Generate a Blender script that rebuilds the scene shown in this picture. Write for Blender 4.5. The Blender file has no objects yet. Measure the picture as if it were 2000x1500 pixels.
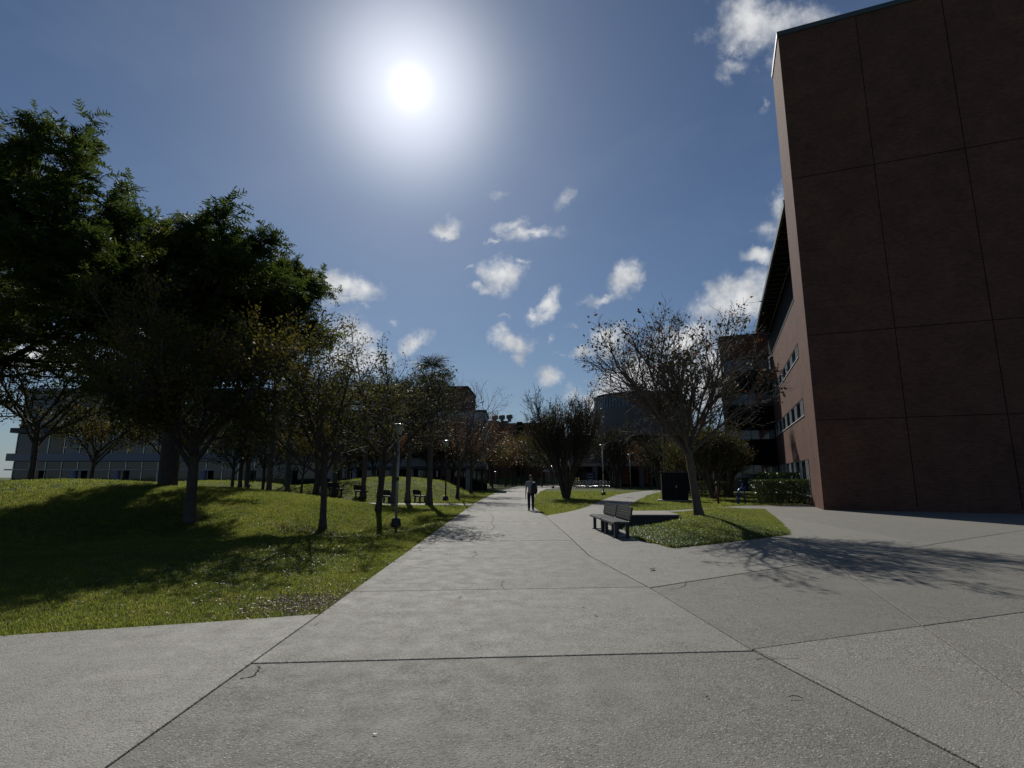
import bpy, bmesh, math, random
import numpy as np
from mathutils import Vector, Matrix
from mathutils.geometry import tessellate_polygon

S = bpy.context.scene
COL = S.collection
PI = math.pi
# ------------------------------------------------------------------ camera
PITCH = math.radians(9.82)
CAMZ = 1.7
cam = bpy.data.cameras.new('camera')
cam.sensor_width = 36; cam.lens = 36*532.5/1024
cam.clip_end = 6000; cam.clip_start = 0.05
camo = bpy.data.objects.new('camera', cam); COL.objects.link(camo)
camo.location = (0, 0, CAMZ); camo.rotation_euler = (PI/2+PITCH, 0, 0)
S.camera = camo
S.render.resolution_x = 1024; S.render.resolution_y = 768

def ray(px, py):
    x = (px-1000)/1040; y = -(py-750)/1040
    return (x, math.cos(PITCH)-y*math.sin(PITCH), math.sin(PITCH)+y*math.cos(PITCH))
def azel(px, py):
    r = ray(px, py); return math.atan2(r[0], r[1]), math.atan2(r[2], math.hypot(r[0], r[1]))
def G(px, py, z=0.0):
    r = ray(px, py); t = (z-CAMZ)/r[2]; return (r[0]*t, r[1]*t)

# ------------------------------------------------------------------ light
SUN_AZ, SUN_EL = azel(801, 170)
sd = Vector((math.sin(SUN_AZ)*math.cos(SUN_EL), math.cos(SUN_AZ)*math.cos(SUN_EL), math.sin(SUN_EL)))
sl = bpy.data.lights.new('sun', 'SUN'); sl.energy = 4.6; sl.angle = math.radians(0.53); sl.color = (1.0, 0.965, 0.90)
so = bpy.data.objects.new('sun', sl); COL.objects.link(so)
so.rotation_euler = sd.to_track_quat('Z', 'Y').to_euler()
S.view_settings.view_transform = 'Standard'; S.view_settings.look = 'None'
S.view_settings.exposure = -0.38; S.view_settings.gamma = 1.0
S.view_settings.use_curve_mapping = False
S.render.engine = 'CYCLES'

W = bpy.data.worlds.new('World'); S.world = W; W.use_nodes = True
wn = W.node_tree; wn.nodes.clear()
class NT:
    """tiny node builder"""
    def __init__(s, nt): s.t = nt; s.n = nt.nodes; s.l = nt.links
    def add(s, typ, **kw):
        n = s.n.new(typ)
        for k, v in kw.items():
            setattr(n, k, v)
        return n
    def put(s, sock, v):
        if v is None: return
        if hasattr(v, 'is_output') or isinstance(v, bpy.types.NodeSocket): s.l.new(v, sock)
        else:
            try: sock.default_value = v
            except Exception: sock.default_value = (v[0], v[1], v[2], 1.0)
    def math(s, op, a, b=None, c=None, clamp=False):
        n = s.add('ShaderNodeMath', operation=op, use_clamp=clamp)
        s.put(n.inputs[0], a)
        if b is not None: s.put(n.inputs[1], b)
        if c is not None: s.put(n.inputs[2], c)
        return n.outputs[0]
    def vmath(s, op, a, b=None, out=0):
        n = s.add('ShaderNodeVectorMath', operation=op)
        s.put(n.inputs[0], a)
        if b is not None: s.put(n.inputs[1], b)
        return n.outputs[out]
    def noise(s, vec, scale, detail=4, rough=0.55, out=0, dist=0.0):
        n = s.add('ShaderNodeTexNoise'); s.put(n.inputs['Vector'], vec)
        n.inputs['Scale'].default_value = scale; n.inputs['Detail'].default_value = detail
        n.inputs['Roughness'].default_value = rough; n.inputs['Distortion'].default_value = dist
        return n.outputs[out]
    def ramp(s, fac, stops, interp='LINEAR'):
        n = s.add('ShaderNodeValToRGB'); s.put(n.inputs[0], fac)
        cr = n.color_ramp; cr.interpolation = interp
        while len(cr.elements) < len(stops): cr.elements.new(0.5)
        for e, (p, c) in zip(cr.elements, stops):
            e.position = p; e.color = (c[0], c[1], c[2], 1) if hasattr(c, '__len__') else (c, c, c, 1)
        return n.outputs[0]
    def mix(s, fac, a, b, blend='MIX'):
        n = s.add('ShaderNodeMix', data_type='RGBA', blend_type=blend)
        s.put(n.inputs[0], fac); s.put(n.inputs[6], a); s.put(n.inputs[7], b)
        return n.outputs[2]
    def maprange(s, v, a, b, c=0.0, d=1.0, smooth=False):
        n = s.add('ShaderNodeMapRange'); n.interpolation_type = 'SMOOTHSTEP' if smooth else 'LINEAR'
        s.put(n.inputs[0], v); n.inputs[1].default_value = a; n.inputs[2].default_value = b
        n.inputs[3].default_value = c; n.inputs[4].default_value = d
        return n.outputs[0]

w = NT(wn)
sky = w.add('ShaderNodeTexSky', sky_type='NISHITA', sun_disc=False)
sky.sun_elevation = SUN_EL; sky.sun_rotation = SUN_AZ % (2*PI)
sky.air_density = 1.0; sky.dust_density = 0.35; sky.ozone_density = 2.2
SKYK = 0.056
tc = w.add('ShaderNodeTexCoord').outputs['Generated']
d = w.vmath('NORMALIZE', tc)
dot = w.vmath('DOT_PRODUCT', d, tuple(sd), out=1)
ang = w.math('MULTIPLY', w.math('ARCCOSINE', w.math('MINIMUM', dot, 0.99999)), 180/PI)
def gauss(a, sig, pw=2.0):
    return w.math('EXPONENT', w.math('MULTIPLY', w.math('POWER', w.math('DIVIDE', a, sig), pw), -1.0))
# aureole of the low hazy sun disc
halo = w.math('ADD', w.math('MULTIPLY', gauss(ang, 1.15, 1.3), 1.1), w.math('MULTIPLY', gauss(ang, 7.0, 2.3), 0.76))
halo = w.math('ADD', halo, w.math('MULTIPLY', gauss(ang, 15.0, 1.5), 0.08))
# clouds, laid out by direction in the sky
sep = w.add('ShaderNodeSeparateXYZ'); w.put(sep.inputs[0], d)
az = w.math('ARCTAN2', sep.outputs[0], sep.outputs[1])
el = w.math('ARCSINE', sep.outputs[2])
comb = w.add('ShaderNodeCombineXYZ'); w.put(comb.inputs[0], az); w.put(comb.inputs[1], el)
dn = w.noise(d, 9.0, 5, 0.6, out=1)
off = w.vmath('SCALE', w.vmath('SUBTRACT', dn, (0.5, 0.5, 0.5))); off.node.inputs[3].default_value = 0.075
dn2 = w.noise(d, 38.0, 4, 0.6, out=1)
off2 = w.vmath('SCALE', w.vmath('SUBTRACT', dn2, (0.5, 0.5, 0.5))); off2.node.inputs[3].default_value = 0.028
P = w.vmath('ADD', w.vmath('ADD', comb.outputs[0], off), off2)
CL = [(1490, 40, 95, 48, -15, 1.0), (1445, 130, 40, 18, 0, .55), (1545, 90, 40, 30, 0, .8),
      (870, 443, 32, 17, 10, .95), (1040, 456, 60, 20, 8, 1.0), (1010, 436, 44, 14, 20, .75), (1100, 376, 34, 20, 40, .62), (985, 388, 36, 14, 0, .5),
      (975, 538, 52, 34, -10, 1.15), (935, 560, 34, 15, 0, 1.0), (1013, 515, 22, 9, 0, .7),
      (1218, 543, 40, 34, 60, 1.1), (1180, 582, 50, 14, 15, .8),
      (1078, 592, 32, 28, 30, 1.1), (1045, 614, 32, 20, 0, 1.0), (1120, 632, 22, 10, -15, .75),
      (1002, 668, 56, 32, 0, 1.2), (1010, 695, 22, 18, 40, .9), (1082, 733, 30, 32, 40, 1.05), (1078, 658, 14, 14, 40, .6), (1142, 592, 16, 10, 0, .5),
      (655, 552, 80, 32, -10, 1.15), (670, 582, 50, 14, 0, .9), (685, 650, 60, 42, 0, 1.15), (690, 710, 80, 60, 0, 1.1), (760, 629, 24, 10, 10, .7), (806, 672, 44, 22, 20, 1.0),
      (1512, 440, 40, 28, 30, .7), (1478, 504, 40, 20, 0, .95), (1442, 590, 86, 50, 10, 1.25), (1195, 662, 52, 36, 25, 1.15), (1140, 690, 36, 14, 10, .8),
      (1245, 735, 135, 55, 25, 1.25), (1345, 672, 85, 42, 10, 1.15), (1175, 780, 60, 40, 0, 1.1), (1380, 740, 120, 70, 0, 1.3), (1520, 395, 22, 44, -15, .55), (1490, 200, 12, 16, 0, .5),
      (205, 560, 80, 34, 10, 1.0), (330, 650, 90, 44, 0, 1.1), (95, 690, 110, 40, 0, 1.1), (120, 430, 60, 26, 12, .8), (1690, 250, 90, 46, -10, .9), (1850, 120, 70, 34, 10, .8), (1900, 470, 110, 50, 0, 1.1),
      (1060, 470, 30, 8, 0, .5), (965, 476, 22, 6, 0, .55), (915, 521, 16, 5, 0, .5), (990, 614, 22, 6, 20, .55), (730, 585, 20, 7, 0, .45), (1150, 735, 14, 10, 0, .5), (1075, 570, 10, 8, 0, .6), (1100, 690, 14, 6, 0, .4), (715, 600, 18, 6, 0, .5)]
acc = None
for (cx, cy, rx, ry, rot, k) in CL:
    a0, e0 = azel(cx, cy)
    m = w.add('ShaderNodeMapping', vector_type='TEXTURE')
    w.put(m.inputs['Vector'], P)
    m.inputs['Location'].default_value = (a0, e0, 0)
    m.inputs['Rotation'].default_value = (0, 0, math.radians(rot))
    m.inputs['Scale'].default_value = (rx/1040/math.cos(e0)*1.25, ry/1040*1.25, 1)
    ln = w.vmath('LENGTH', m.outputs[0], out=1)
    v = w.math('MULTIPLY_ADD', ln, -k, k)
    acc = v if acc is None else w.math('MAXIMUM', acc, v)
n1 = w.noise(d, 16.0, 8, 0.62)
n2 = w.noise(d, 6.0, 6, 0.6)
dens = w.math('ADD', acc, w.math('MULTIPLY', w.math('SUBTRACT', n1, 0.55), 1.9))
cover = w.maprange(dens, 0.10, 0.95, smooth=True)
cover = w.math('MULTIPLY', cover, w.maprange(acc, 0.0, 0.12))
shade = w.maprange(w.noise(w.vmath('ADD', d, (0.013, 0.0, 0.03)), 20.0, 6, 0.6), 0.38, 0.66)
ccol = w.mix(shade, (0.95, 0.96, 0.97, 1), (0.50, 0.54, 0.60, 1))
wisp = w.math('MULTIPLY', w.maprange(w.noise(w.vmath('MULTIPLY', d, (1.0, 1.0, 2.2)), 3.6, 7, 0.62), 0.48, 0.86), 0.14)
lp = w.mix(0.0, sky.outputs[0], sky.outputs[0])
skyc = w.vmath('MULTIPLY', lp, (SKYK*0.80, SKYK*0.93, SKYK*1.08))
# exposure-matched deep blue: a slight desaturating haze toward the horizon
hz = w.math('EXPONENT', w.math('MULTIPLY', w.math('ABSOLUTE', sep.outputs[2]), -5.5))
skyc = w.mix(w.math('MULTIPLY', hz, 0.45), skyc, (0.29, 0.40, 0.54, 1))
skyc = w.mix(wisp, skyc, (0.38, 0.46, 0.62, 1))
skyc = w.mix(cover, skyc, ccol)
hc = w.add('ShaderNodeCombineXYZ')
for i, k in enumerate((0.98, 0.98, 1.0)): w.put(hc.inputs[i], w.math('MULTIPLY', halo, k))
total = w.vmath('ADD', skyc, hc.outputs[0])
bg = w.add('ShaderNodeBackground'); w.put(bg.inputs[0], total); bg.inputs[1].default_value = 1.0
wo = w.add('ShaderNodeOutputWorld'); w.l.new(bg.outputs[0], wo.inputs[0])
W.cycles.sampling_method = 'MANUAL'; W.cycles.sample_map_resolution = 512

# ------------------------------------------------------------------ helpers
def tag(o, label=None, cat=None, group=None, kind=None):
    if label: o['label'] = label
    if cat: o['category'] = cat
    if group: o['group'] = group
    if kind: o['kind'] = kind
    return o
def link(o, parent=None):
    COL.objects.link(o)
    if parent: o.parent = parent
    return o
def empty(name, loc, rz=0.0, label=None, cat=None, group=None, sc=1.0):
    o = bpy.data.objects.new(name, None); COL.objects.link(o)
    o.location = loc; o.rotation_euler = (0, 0, rz); o.scale = (sc, sc, sc); o.empty_display_size = 0.2
    return tag(o, label, cat, group)
def copy_tree(o, parent=None):
    c = o.copy(); COL.objects.link(c); c.parent = parent
    for ch in list(o.children): copy_tree(ch, c)
    return c
class MB:
    def __init__(s): s.v = []; s.f = []; s.sm = []
    def quad(s, a, b, c, d):
        i = len(s.v); s.v += [a, b, c, d]; s.f.append((i, i+1, i+2, i+3)); return s
    def box(s, cx, cy, cz, sx, sy, sz, rz=0.0, rx=0.0, ry=0.0):
        i = len(s.v); R = Matrix.Rotation(rz, 3, 'Z') @ Matrix.Rotation(ry, 3, 'Y') @ Matrix.Rotation(rx, 3, 'X')
        for a in (-.5, .5):
            for b in (-.5, .5):
                for c in (-.5, .5):
                    q = R @ Vector((a*sx, b*sy, c*sz)); s.v.append((cx+q.x, cy+q.y, cz+q.z))
        for f in ((0, 1, 3, 2), (4, 6, 7, 5), (0, 4, 5, 1), (2, 3, 7, 6), (0, 2, 6, 4), (1, 5, 7, 3)):
            s.f.append(tuple(i+k for k in f))
        return s
    def tube(s, pts, rads, n=8, cap=True):
        pts = [Vector(p) for p in pts]
        if not hasattr(rads, '__len__'): rads = [rads]*len(pts)
        i0 = len(s.v); up = Vector((0, 0, 1))
        for k, p in enumerate(pts):
            a = pts[max(0, k-1)]; b = pts[min(len(pts)-1, k+1)]
            t = (b-a).normalized()
            ref = up if abs(t.z) < 0.95 else Vector((1, 0, 0))
            x = t.cross(ref).normalized(); y = t.cross(x)
            for j in range(n):
                q = p+(x*math.cos(2*PI*j/n)+y*math.sin(2*PI*j/n))*rads[k]
                s.v.append(tuple(q))
        for k in range(len(pts)-1):
            for j in range(n):
                a = i0+k*n+j; b = i0+k*n+(j+1) % n
                s.f.append((a, a+n, b+n, b))
        if cap:
            s.f.append(tuple(i0+j for j in range(n)))
            s.f.append(tuple(i0+(len(pts)-1)*n+j for j in reversed(range(n))))
        return s
    def lathe(s, prof, n=16, c=(0, 0, 0)):
        i0 = len(s.v)
        for (r, z) in prof:
            for j in range(n):
                s.v.append((c[0]+r*math.cos(2*PI*j/n), c[1]+r*math.sin(2*PI*j/n), c[2]+z))
        for k in range(len(prof)-1):
            for j in range(n):
                a = i0+k*n+j; b = i0+k*n+(j+1) % n
                s.f.append((a, b, b+n, a+n))
        s.f.append(tuple(i0+j for j in reversed(range(n))))
        s.f.append(tuple(i0+(len(prof)-1)*n+j for j in range(n)))
        return s
    def mesh(s, name, mat, smooth=False, bevel=0.0):
        me = bpy.data.meshes.new(name); me.from_pydata(s.v, [], s.f)
        if mat: me.materials.append(mat)
        if bevel:
            bm = bmesh.new(); bm.from_mesh(me)
            bmesh.ops.bevel(bm, geom=[e for e in bm.edges if len(e.link_faces) == 2 and e.calc_face_angle(0) > 0.6], offset=bevel, segments=2, profile=0.6, affect='EDGES')
            bm.to_mesh(me); bm.free()
        if smooth: me.polygons.foreach_set('use_smooth', [True]*len(me.polygons))
        me.update(); return me
    def build(s, name, mat, parent=None, smooth=False, bevel=0.0, loc=None, rz=0.0):
        o = bpy.data.objects.new(name, s.mesh(name, mat, smooth, bevel)); link(o, parent)
        if loc: o.location = loc
        if rz: o.rotation_euler = (0, 0, rz)
        return o
def inst(name, me, parent=None, loc=(0, 0, 0), rot=(0, 0, 0), sc=(1, 1, 1)):
    o = bpy.data.objects.new(name, me); link(o, parent); o.location = loc; o.rotation_euler = rot; o.scale = sc
    return o
def mesh_np(name, v, f, mat, tint=None, smooth=False):
    """v (n,3) float, f (m,k) int -> mesh"""
    v = np.asarray(v, np.float32); f = np.asarray(f, np.int32)
    me = bpy.data.meshes.new(name); k = f.shape[1]
    me.vertices.add(len(v)); me.vertices.foreach_set('co', v.ravel())
    me.loops.add(f.size); me.loops.foreach_set('vertex_index', f.ravel())
    me.polygons.add(len(f)); me.polygons.foreach_set('loop_start', np.arange(len(f), dtype=np.int32)*k)
    try: me.polygons.foreach_set('loop_total', np.full(len(f), k, np.int32))
    except Exception: pass
    if smooth: me.polygons.foreach_set('use_smooth', np.ones(len(f), bool))
    me.materials.append(mat)
    if tint is not None:
        at = me.attributes.new('tint', 'FLOAT', 'FACE'); at.data.foreach_set('value', np.asarray(tint, np.float32))
    me.update(calc_edges=True); me.validate()
    return me

# ------------------------------------------------------------------ materials
def new_mat(name):
    m = bpy.data.materials.new(name); m.use_nodes = True
    t = NT(m.node_tree); b = m.node_tree.nodes['Principled BSDF']; return m, t, b
def plain(name, col, rough=0.6, metal=0.0, var=0.15, scale=6.0, bump=0.0, bscale=60.0, spec=0.5):
    m, t, b = new_mat(name)
    co = t.add('ShaderNodeTexCoord').outputs['Object']
    n = t.noise(co, scale, 6, 0.6)
    c = t.mix(n, tuple(max(0, x*(1-var*1.6)) for x in col)+(1,), tuple(min(1, x*(1+var*1.6)) for x in col)+(1,))
    t.put(b.inputs['Base Color'], c)
    t.put(b.inputs['Roughness'], t.maprange(t.noise(co, scale*2.3, 4), 0.3, 0.7, max(0.02, rough-0.08), min(1, rough+0.08)))
    b.inputs['Metallic'].default_value = metal; b.inputs['Specular IOR Level'].default_value = spec
    if bump:
        bn = t.add('ShaderNodeBump'); bn.inputs['Strength'].default_value = bump; bn.inputs['Distance'].default_value = 0.01
        t.put(bn.inputs['Height'], t.noise(co, bscale, 5, 0.6)); t.put(b.inputs['Normal'], bn.outputs[0])
    return m
def concrete_mat(name, base, stain=True):
    m, t, b = new_mat(name)
    g = t.add('ShaderNodeNewGeometry').outputs['Position']
    oi = t.add('ShaderNodeObjectInfo').outputs['Random']
    big = t.noise(g, 0.45, 6, 0.62); mid = t.noise(g, 3.2, 7, 0.65); fine = t.noise(g, 130.0, 3, 0.7)
    c = t.mix(big, tuple(x*0.84 for x in base)+(1,), tuple(x*1.14 for x in base)+(1,))
    c = t.mix(t.maprange(mid, 0.3, 0.72), c, t.mix(1.0, c, (0.90, 0.895, 0.88, 1), 'MULTIPLY'))
    # rust and damp stains
    c = t.mix(t.math('MULTIPLY', t.maprange(t.noise(g, 0.9, 5, 0.7), 0.56, 0.74), 0.30), c, (base[0]*0.74, base[1]*0.66, base[2]*0.56, 1))
    # exposed aggregate: pale and dark grains of stone
    vo = t.add('ShaderNodeTexVoronoi'); t.put(vo.inputs['Vector'], g); vo.inputs['Scale'].default_value = 58.0
    sp = t.add('ShaderNodeSeparateColor'); t.put(sp.inputs[0], vo.outputs['Color'])
    worn = t.maprange(t.noise(g, 0.8, 5, 0.6), 0.34, 0.60)
    near = t.maprange(vo.outputs['Distance'], 0.25, 0.5, 1.0, 0.0)
    lightg = t.math('MULTIPLY', t.math('MULTIPLY', t.math('GREATER_THAN', sp.outputs[0], 0.78), near), t.math('MULTIPLY_ADD', worn, 0.75, 0.35))
    darkg = t.math('MULTIPLY', t.math('LESS_THAN', sp.outputs[0], 0.24), t.math('MULTIPLY_ADD', worn, 0.55, 0.25))
    c = t.mix(lightg, c, t.mix(sp.outputs[1], (0.62, 0.60, 0.54, 1), (0.44, 0.36, 0.29, 1)))
    c = t.mix(darkg, c, (base[0]*0.55, base[1]*0.55, base[2]*0.55, 1))
    c = t.mix(t.maprange(fine, 0.3, 0.7), c, t.mix(1.0, c, (0.84, 0.84, 0.84, 1), 'MULTIPLY'))
    v2 = t.add('ShaderNodeTexVoronoi'); t.put(v2.inputs['Vector'], t.vmath('ADD', g, t.vmath('MULTIPLY', t.noise(g, 9.0, 3, out=1), (.05, .05, 0)))); v2.inputs['Scale'].default_value = 1.7
    s2 = t.add('ShaderNodeSeparateColor'); t.put(s2.inputs[0], v2.outputs['Color'])
    spot = t.math('MULTIPLY', t.maprange(v2.outputs['Distance'], 0.022, 0.045, 1.0, 0.0), t.math('GREATER_THAN', s2.outputs[0], 0.45))
    c = t.mix(t.math('MULTIPLY', spot, 0.55), c, (base[0]*0.40, base[1]*0.40, base[2]*0.40, 1))
    streak = t.noise(t.vmath('MULTIPLY', g, (0.8, 3.0, 1.0)), 0.55, 5, 0.6)
    c = t.mix(t.math('MULTIPLY', t.maprange(streak, 0.58, 0.70), 0.28), c, (base[0]*1.35, base[1]*1.35, base[2]*1.32, 1))
    hs = t.add('ShaderNodeHueSaturation'); t.put(hs.inputs['Color'], c); t.put(hs.inputs['Value'], t.maprange(oi, 0, 1, 0.84, 1.08))
    t.put(b.inputs['Base Color'], hs.outputs[0])
    t.put(b.inputs['Roughness'], t.maprange(mid, 0.3, 0.7, 0.66, 0.84)); b.inputs['Specular IOR Level'].default_value = 0.35
    bn = t.add('ShaderNodeBump'); bn.inputs['Strength'].default_value = 0.8; bn.inputs['Distance'].default_value = 0.005
    h = t.math('ADD', t.math('MULTIPLY', near, 0.7), t.noise(g, 60, 4, 0.7)); t.put(bn.inputs['Height'], h)
    t.put(b.inputs['Normal'], bn.outputs[0])
    return m
def leaf_mat(name, stops, trans=0.45, rough=0.42, spec=0.5, tgain=1.5, patch=0.0):
    m = bpy.data.materials.new(name); m.use_nodes = True; nt = m.node_tree; t = NT(nt); nt.nodes.clear()
    a = t.add('ShaderNodeAttribute', attribute_name='tint').outputs['Fac']
    oi = t.add('ShaderNodeObjectInfo').outputs['Random']
    f = t.math('ADD', a, t.math('MULTIPLY', t.math('SUBTRACT', oi, 0.5), 0.18), clamp=True)
    c = t.ramp(f, stops)
    if patch:
        g = t.add('ShaderNodeNewGeometry').outputs['Position']
        pn = t.math('ADD', t.math('MULTIPLY', t.noise(g, 0.55, 5, 0.65), 0.6), t.math('MULTIPLY', t.noise(g, 3.2, 4, 0.6), 0.4))
        c = t.mix(t.math('MULTIPLY', t.maprange(pn, 0.40, 0.62), patch), c, t.mix(1.0, c, (0.50, 0.62, 0.60, 1), 'MULTIPLY'))
        c = t.mix(t.math('MULTIPLY', t.maprange(t.noise(g, 1.3, 4, 0.6), 0.55, 0.72), patch*.6), c, (0.17, 0.14, 0.055, 1))
    pb = t.add('ShaderNodeBsdfPrincipled'); t.put(pb.inputs['Base Color'], c); pb.inputs['Roughness'].default_value = rough
    pb.inputs['Specular IOR Level'].default_value = spec
    tr = t.add('ShaderNodeBsdfTranslucent')
    c2 = t.vmath('SCALE', t.mix(1.0, c, (1.0, 0.93, 0.66, 1), 'MULTIPLY')); c2.node.inputs[3].default_value = tgain
    t.put(tr.inputs[0], c2)
    mx = t.add('ShaderNodeMixShader'); mx.inputs[0].default_value = trans
    t.l.new(pb.outputs[0], mx.inputs[1]); t.l.new(tr.outputs[0], mx.inputs[2])
    o = t.add('ShaderNodeOutputMaterial'); t.l.new(mx.outputs[0], o.inputs[0])
    return m
def bark_mat(name, col, spec=0.3):
    m, t, b = new_mat(name)
    co = t.add('ShaderNodeTexCoord').outputs['Object']
    st = t.vmath('MULTIPLY', co, (9.0, 9.0, 2.2))
    n = t.noise(st, 1.6, 7, 0.7)
    c = t.mix(t.maprange(n, 0.3, 0.7), tuple(x*0.5 for x in col)+(1,), tuple(min(1, x*1.35) for x in col)+(1,))
    t.put(b.inputs['Base Color'], c); b.inputs['Roughness'].default_value = 0.8; b.inputs['Specular IOR Level'].default_value = spec
    bn = t.add('ShaderNodeBump'); bn.inputs['Strength'].default_value = 0.7; bn.inputs['Distance'].default_value = 0.02
    t.put(bn.inputs['Height'], n); t.put(b.inputs['Normal'], bn.outputs[0])
    return m
def brick_mat(name, c1, c2, mort, scale=1.0):
    m, t, b = new_mat(name)
    co = t.add('ShaderNodeTexCoord').outputs['Object']
    s = t.add('ShaderNodeSeparateXYZ'); t.put(s.inputs[0], co)
    cb = t.add('ShaderNodeCombineXYZ'); t.put(cb.inputs[0], t.math('ADD', s.outputs[0], s.outputs[1])); t.put(cb.inputs[1], s.outputs[2])
    br = t.add('ShaderNodeTexBrick'); t.put(br.inputs['Vector'], cb.outputs[0]); br.inputs['Scale'].default_value = 1.0/scale
    br.inputs['Brick Width'].default_value = 0.215; br.inputs['Row Height'].default_value = 0.075; br.inputs['Mortar Size'].default_value = 0.006
    br.inputs['Color1'].default_value = c1+(1,); br.inputs['Color2'].default_value = c2+(1,); br.inputs['Mortar'].default_value = mort+(1,)
    n = t.noise(co, 0.7, 6, 0.65)
    c = t.mix(t.maprange(n, 0.3, 0.7), br.outputs[0], t.mix(1.0, br.outputs[0], (0.62, 0.62, 0.64, 1), 'MULTIPLY'))
    st = t.noise(t.vmath('MULTIPLY', cb.outputs[0], (2.2, 0.25, 1)), 1.2, 6, 0.6)
    c = t.mix(t.math('MULTIPLY', t.maprange(st, 0.48, 0.75), 0.6), c, tuple(x*0.7 for x in c1)+(1,))
    t.put(b.inputs['Base Color'], c); b.inputs['Roughness'].default_value = 0.85; b.inputs['Specular IOR Level'].default_value = 0.25
    bn = t.add('ShaderNodeBump'); bn.inputs['Strength'].default_value = 0.5; bn.inputs['Distance'].default_value = 0.01; bn.invert = True
    t.put(bn.inputs['Height'], br.outputs['Fac']); t.put(b.inputs['Normal'], bn.outputs[0])
    return m
def glass_mat(name, col=(0.015, 0.022, 0.03), rough=0.03):
    m, t, b = new_mat(name)
    co = t.add('ShaderNodeTexCoord').outputs['Object']
    t.put(b.inputs['Base Color'], col+(1,)); b.inputs['Roughness'].default_value = rough
    b.inputs['IOR'].default_value = 1.55; b.inputs['Specular IOR Level'].default_value = 0.6
    bn = t.add('ShaderNodeBump'); bn.inputs['Strength'].default_value = 0.04; bn.inputs['Distance'].default_value = 0.05
    t.put(bn.inputs['Height'], t.noise(co, 0.8, 2)); t.put(b.inputs['Normal'], bn.outputs[0])
    return m
def ground_mat(name, island=False):
    m, t, b = new_mat(name)
    g = t.add('ShaderNodeNewGeometry').outputs['Position']
    a = t.noise(g, 0.35, 6, 0.62); f = t.noise(g, 9.0, 6, 0.7); ff = t.noise(g, 45.0, 4, 0.7)
    c = t.mix(t.maprange(a, 0.35, 0.68), (0.070, 0.100, 0.020, 1), (0.125, 0.145, 0.036, 1))
    c = t.mix(t.maprange(f, 0.35, 0.7), c, (0.060, 0.075, 0.020, 1))
    c = t.mix(t.math('MULTIPLY', t.maprange(ff, 0.45, 0.75), 0.6), c, (0.125, 0.145, 0.040, 1))
    # bare worn soil where the lawn meets the walk corner
    dist = t.vmath('DISTANCE', g, (-2.95, 7.75, 0.0), out=1)
    soil = t.math('MULTIPLY', t.maprange(dist, 0.3, 1.5, 1.0, 0.0), t.maprange(t.noise(g, 4.0, 5, 0.65), 0.30, 0.52))
    c = t.mix(soil, c, t.mix(ff, (0.060, 0.045, 0.032, 1), (0.15, 0.12, 0.088, 1)))
    t.put(b.inputs['Base Color'], c); b.inputs['Roughness'].default_value = 0.9; b.inputs['Specular IOR Level'].default_value = 0.15
    bn = t.add('ShaderNodeBump'); bn.inputs['Strength'].default_value = 0.9; bn.inputs['Distance'].default_value = 0.06
    t.put(bn.inputs['Height'], t.math('ADD', f, ff)); t.put(b.inputs['Normal'], bn.outputs[0])
    return m

M_con = concrete_mat('weathered_concrete', (0.255, 0.242, 0.207))
M_con2 = concrete_mat('pale_concrete', (0.32, 0.305, 0.262))
M_soil = plain('joint_soil', (0.035, 0.03, 0.024), 0.95, bump=0.5)
M_lawn = ground_mat('lawn_turf')
M_grass = leaf_mat('grass_blade', [(0.0, (0.055, 0.085, 0.016)), (0.45, (0.115, 0.150, 0.028)), (0.8, (0.150, 0.165, 0.026)), (1.0, (0.28, 0.24, 0.12))], 0.60, 0.5, 0.25, 2.55, patch=0.8)
M_cover = leaf_mat('ground_cover_leaf', [(0.0, (0.045, 0.085, 0.020)), (1.0, (0.09, 0.14, 0.04))], 0.40, 0.46, 0.4, 1.6)
M_clip = leaf_mat('dry_clipping', [(0.0, (0.16, 0.12, 0.07)), (1.0, (0.36, 0.31, 0.20))], 0.2, 0.5, 0.4, 1.0)
M_jac = leaf_mat('feathery_leaf', [(0.0, (0.020, 0.038, 0.012)), (0.6, (0.044, 0.066, 0.016)), (1.0, (0.11, 0.115, 0.030))], 0.45, 0.6, 0.25, 1.8)
M_yel = leaf_mat('yellowing_leaf', [(0.0, (0.030, 0.040, 0.012)), (0.5, (0.060, 0.062, 0.016)), (0.8, (0.13, 0.105, 0.020)), (1.0, (0.21, 0.13, 0.022))], 0.42, 0.66, 0.2, 1.7)
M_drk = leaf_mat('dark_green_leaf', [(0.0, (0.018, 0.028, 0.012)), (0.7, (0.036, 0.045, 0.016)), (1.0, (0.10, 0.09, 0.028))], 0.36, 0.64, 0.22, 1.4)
M_org = leaf_mat('rusty_orange_leaf', [(0.0, (0.045, 0.035, 0.012)), (0.5, (0.13, 0.065, 0.018)), (1.0, (0.24, 0.095, 0.022))], 0.35, 0.45, 0.4, 1.2)
M_crp = leaf_mat('myrtle_leaf', [(0.0, (0.024, 0.034, 0.014)), (0.75, (0.045, 0.048, 0.020)), (0.88, (0.16, 0.06, 0.015)), (1.0, (0.30, 0.09, 0.02))], 0.3, 0.62, 0.25, 1.4)
M_bsh = leaf_mat('reddish_dark_leaf', [(0.0, (0.022, 0.026, 0.012)), (0.6, (0.050, 0.045, 0.018)), (1.0, (0.11, 0.065, 0.025))], 0.36, 0.5, 0.4, 1.4)
M_palm = leaf_mat('palm_frond', [(0.0, (0.022, 0.034, 0.014)), (1.0, (0.055, 0.065, 0.025))], 0.22, 0.62, 0.25, 1.2)
M_hedge = leaf_mat('hedge_leaf', [(0.0, (0.022, 0.040, 0.012)), (0.7, (0.050, 0.080, 0.020)), (1.0, (0.10, 0.13, 0.035))], 0.35, 0.28, 0.6, 1.4)
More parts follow.
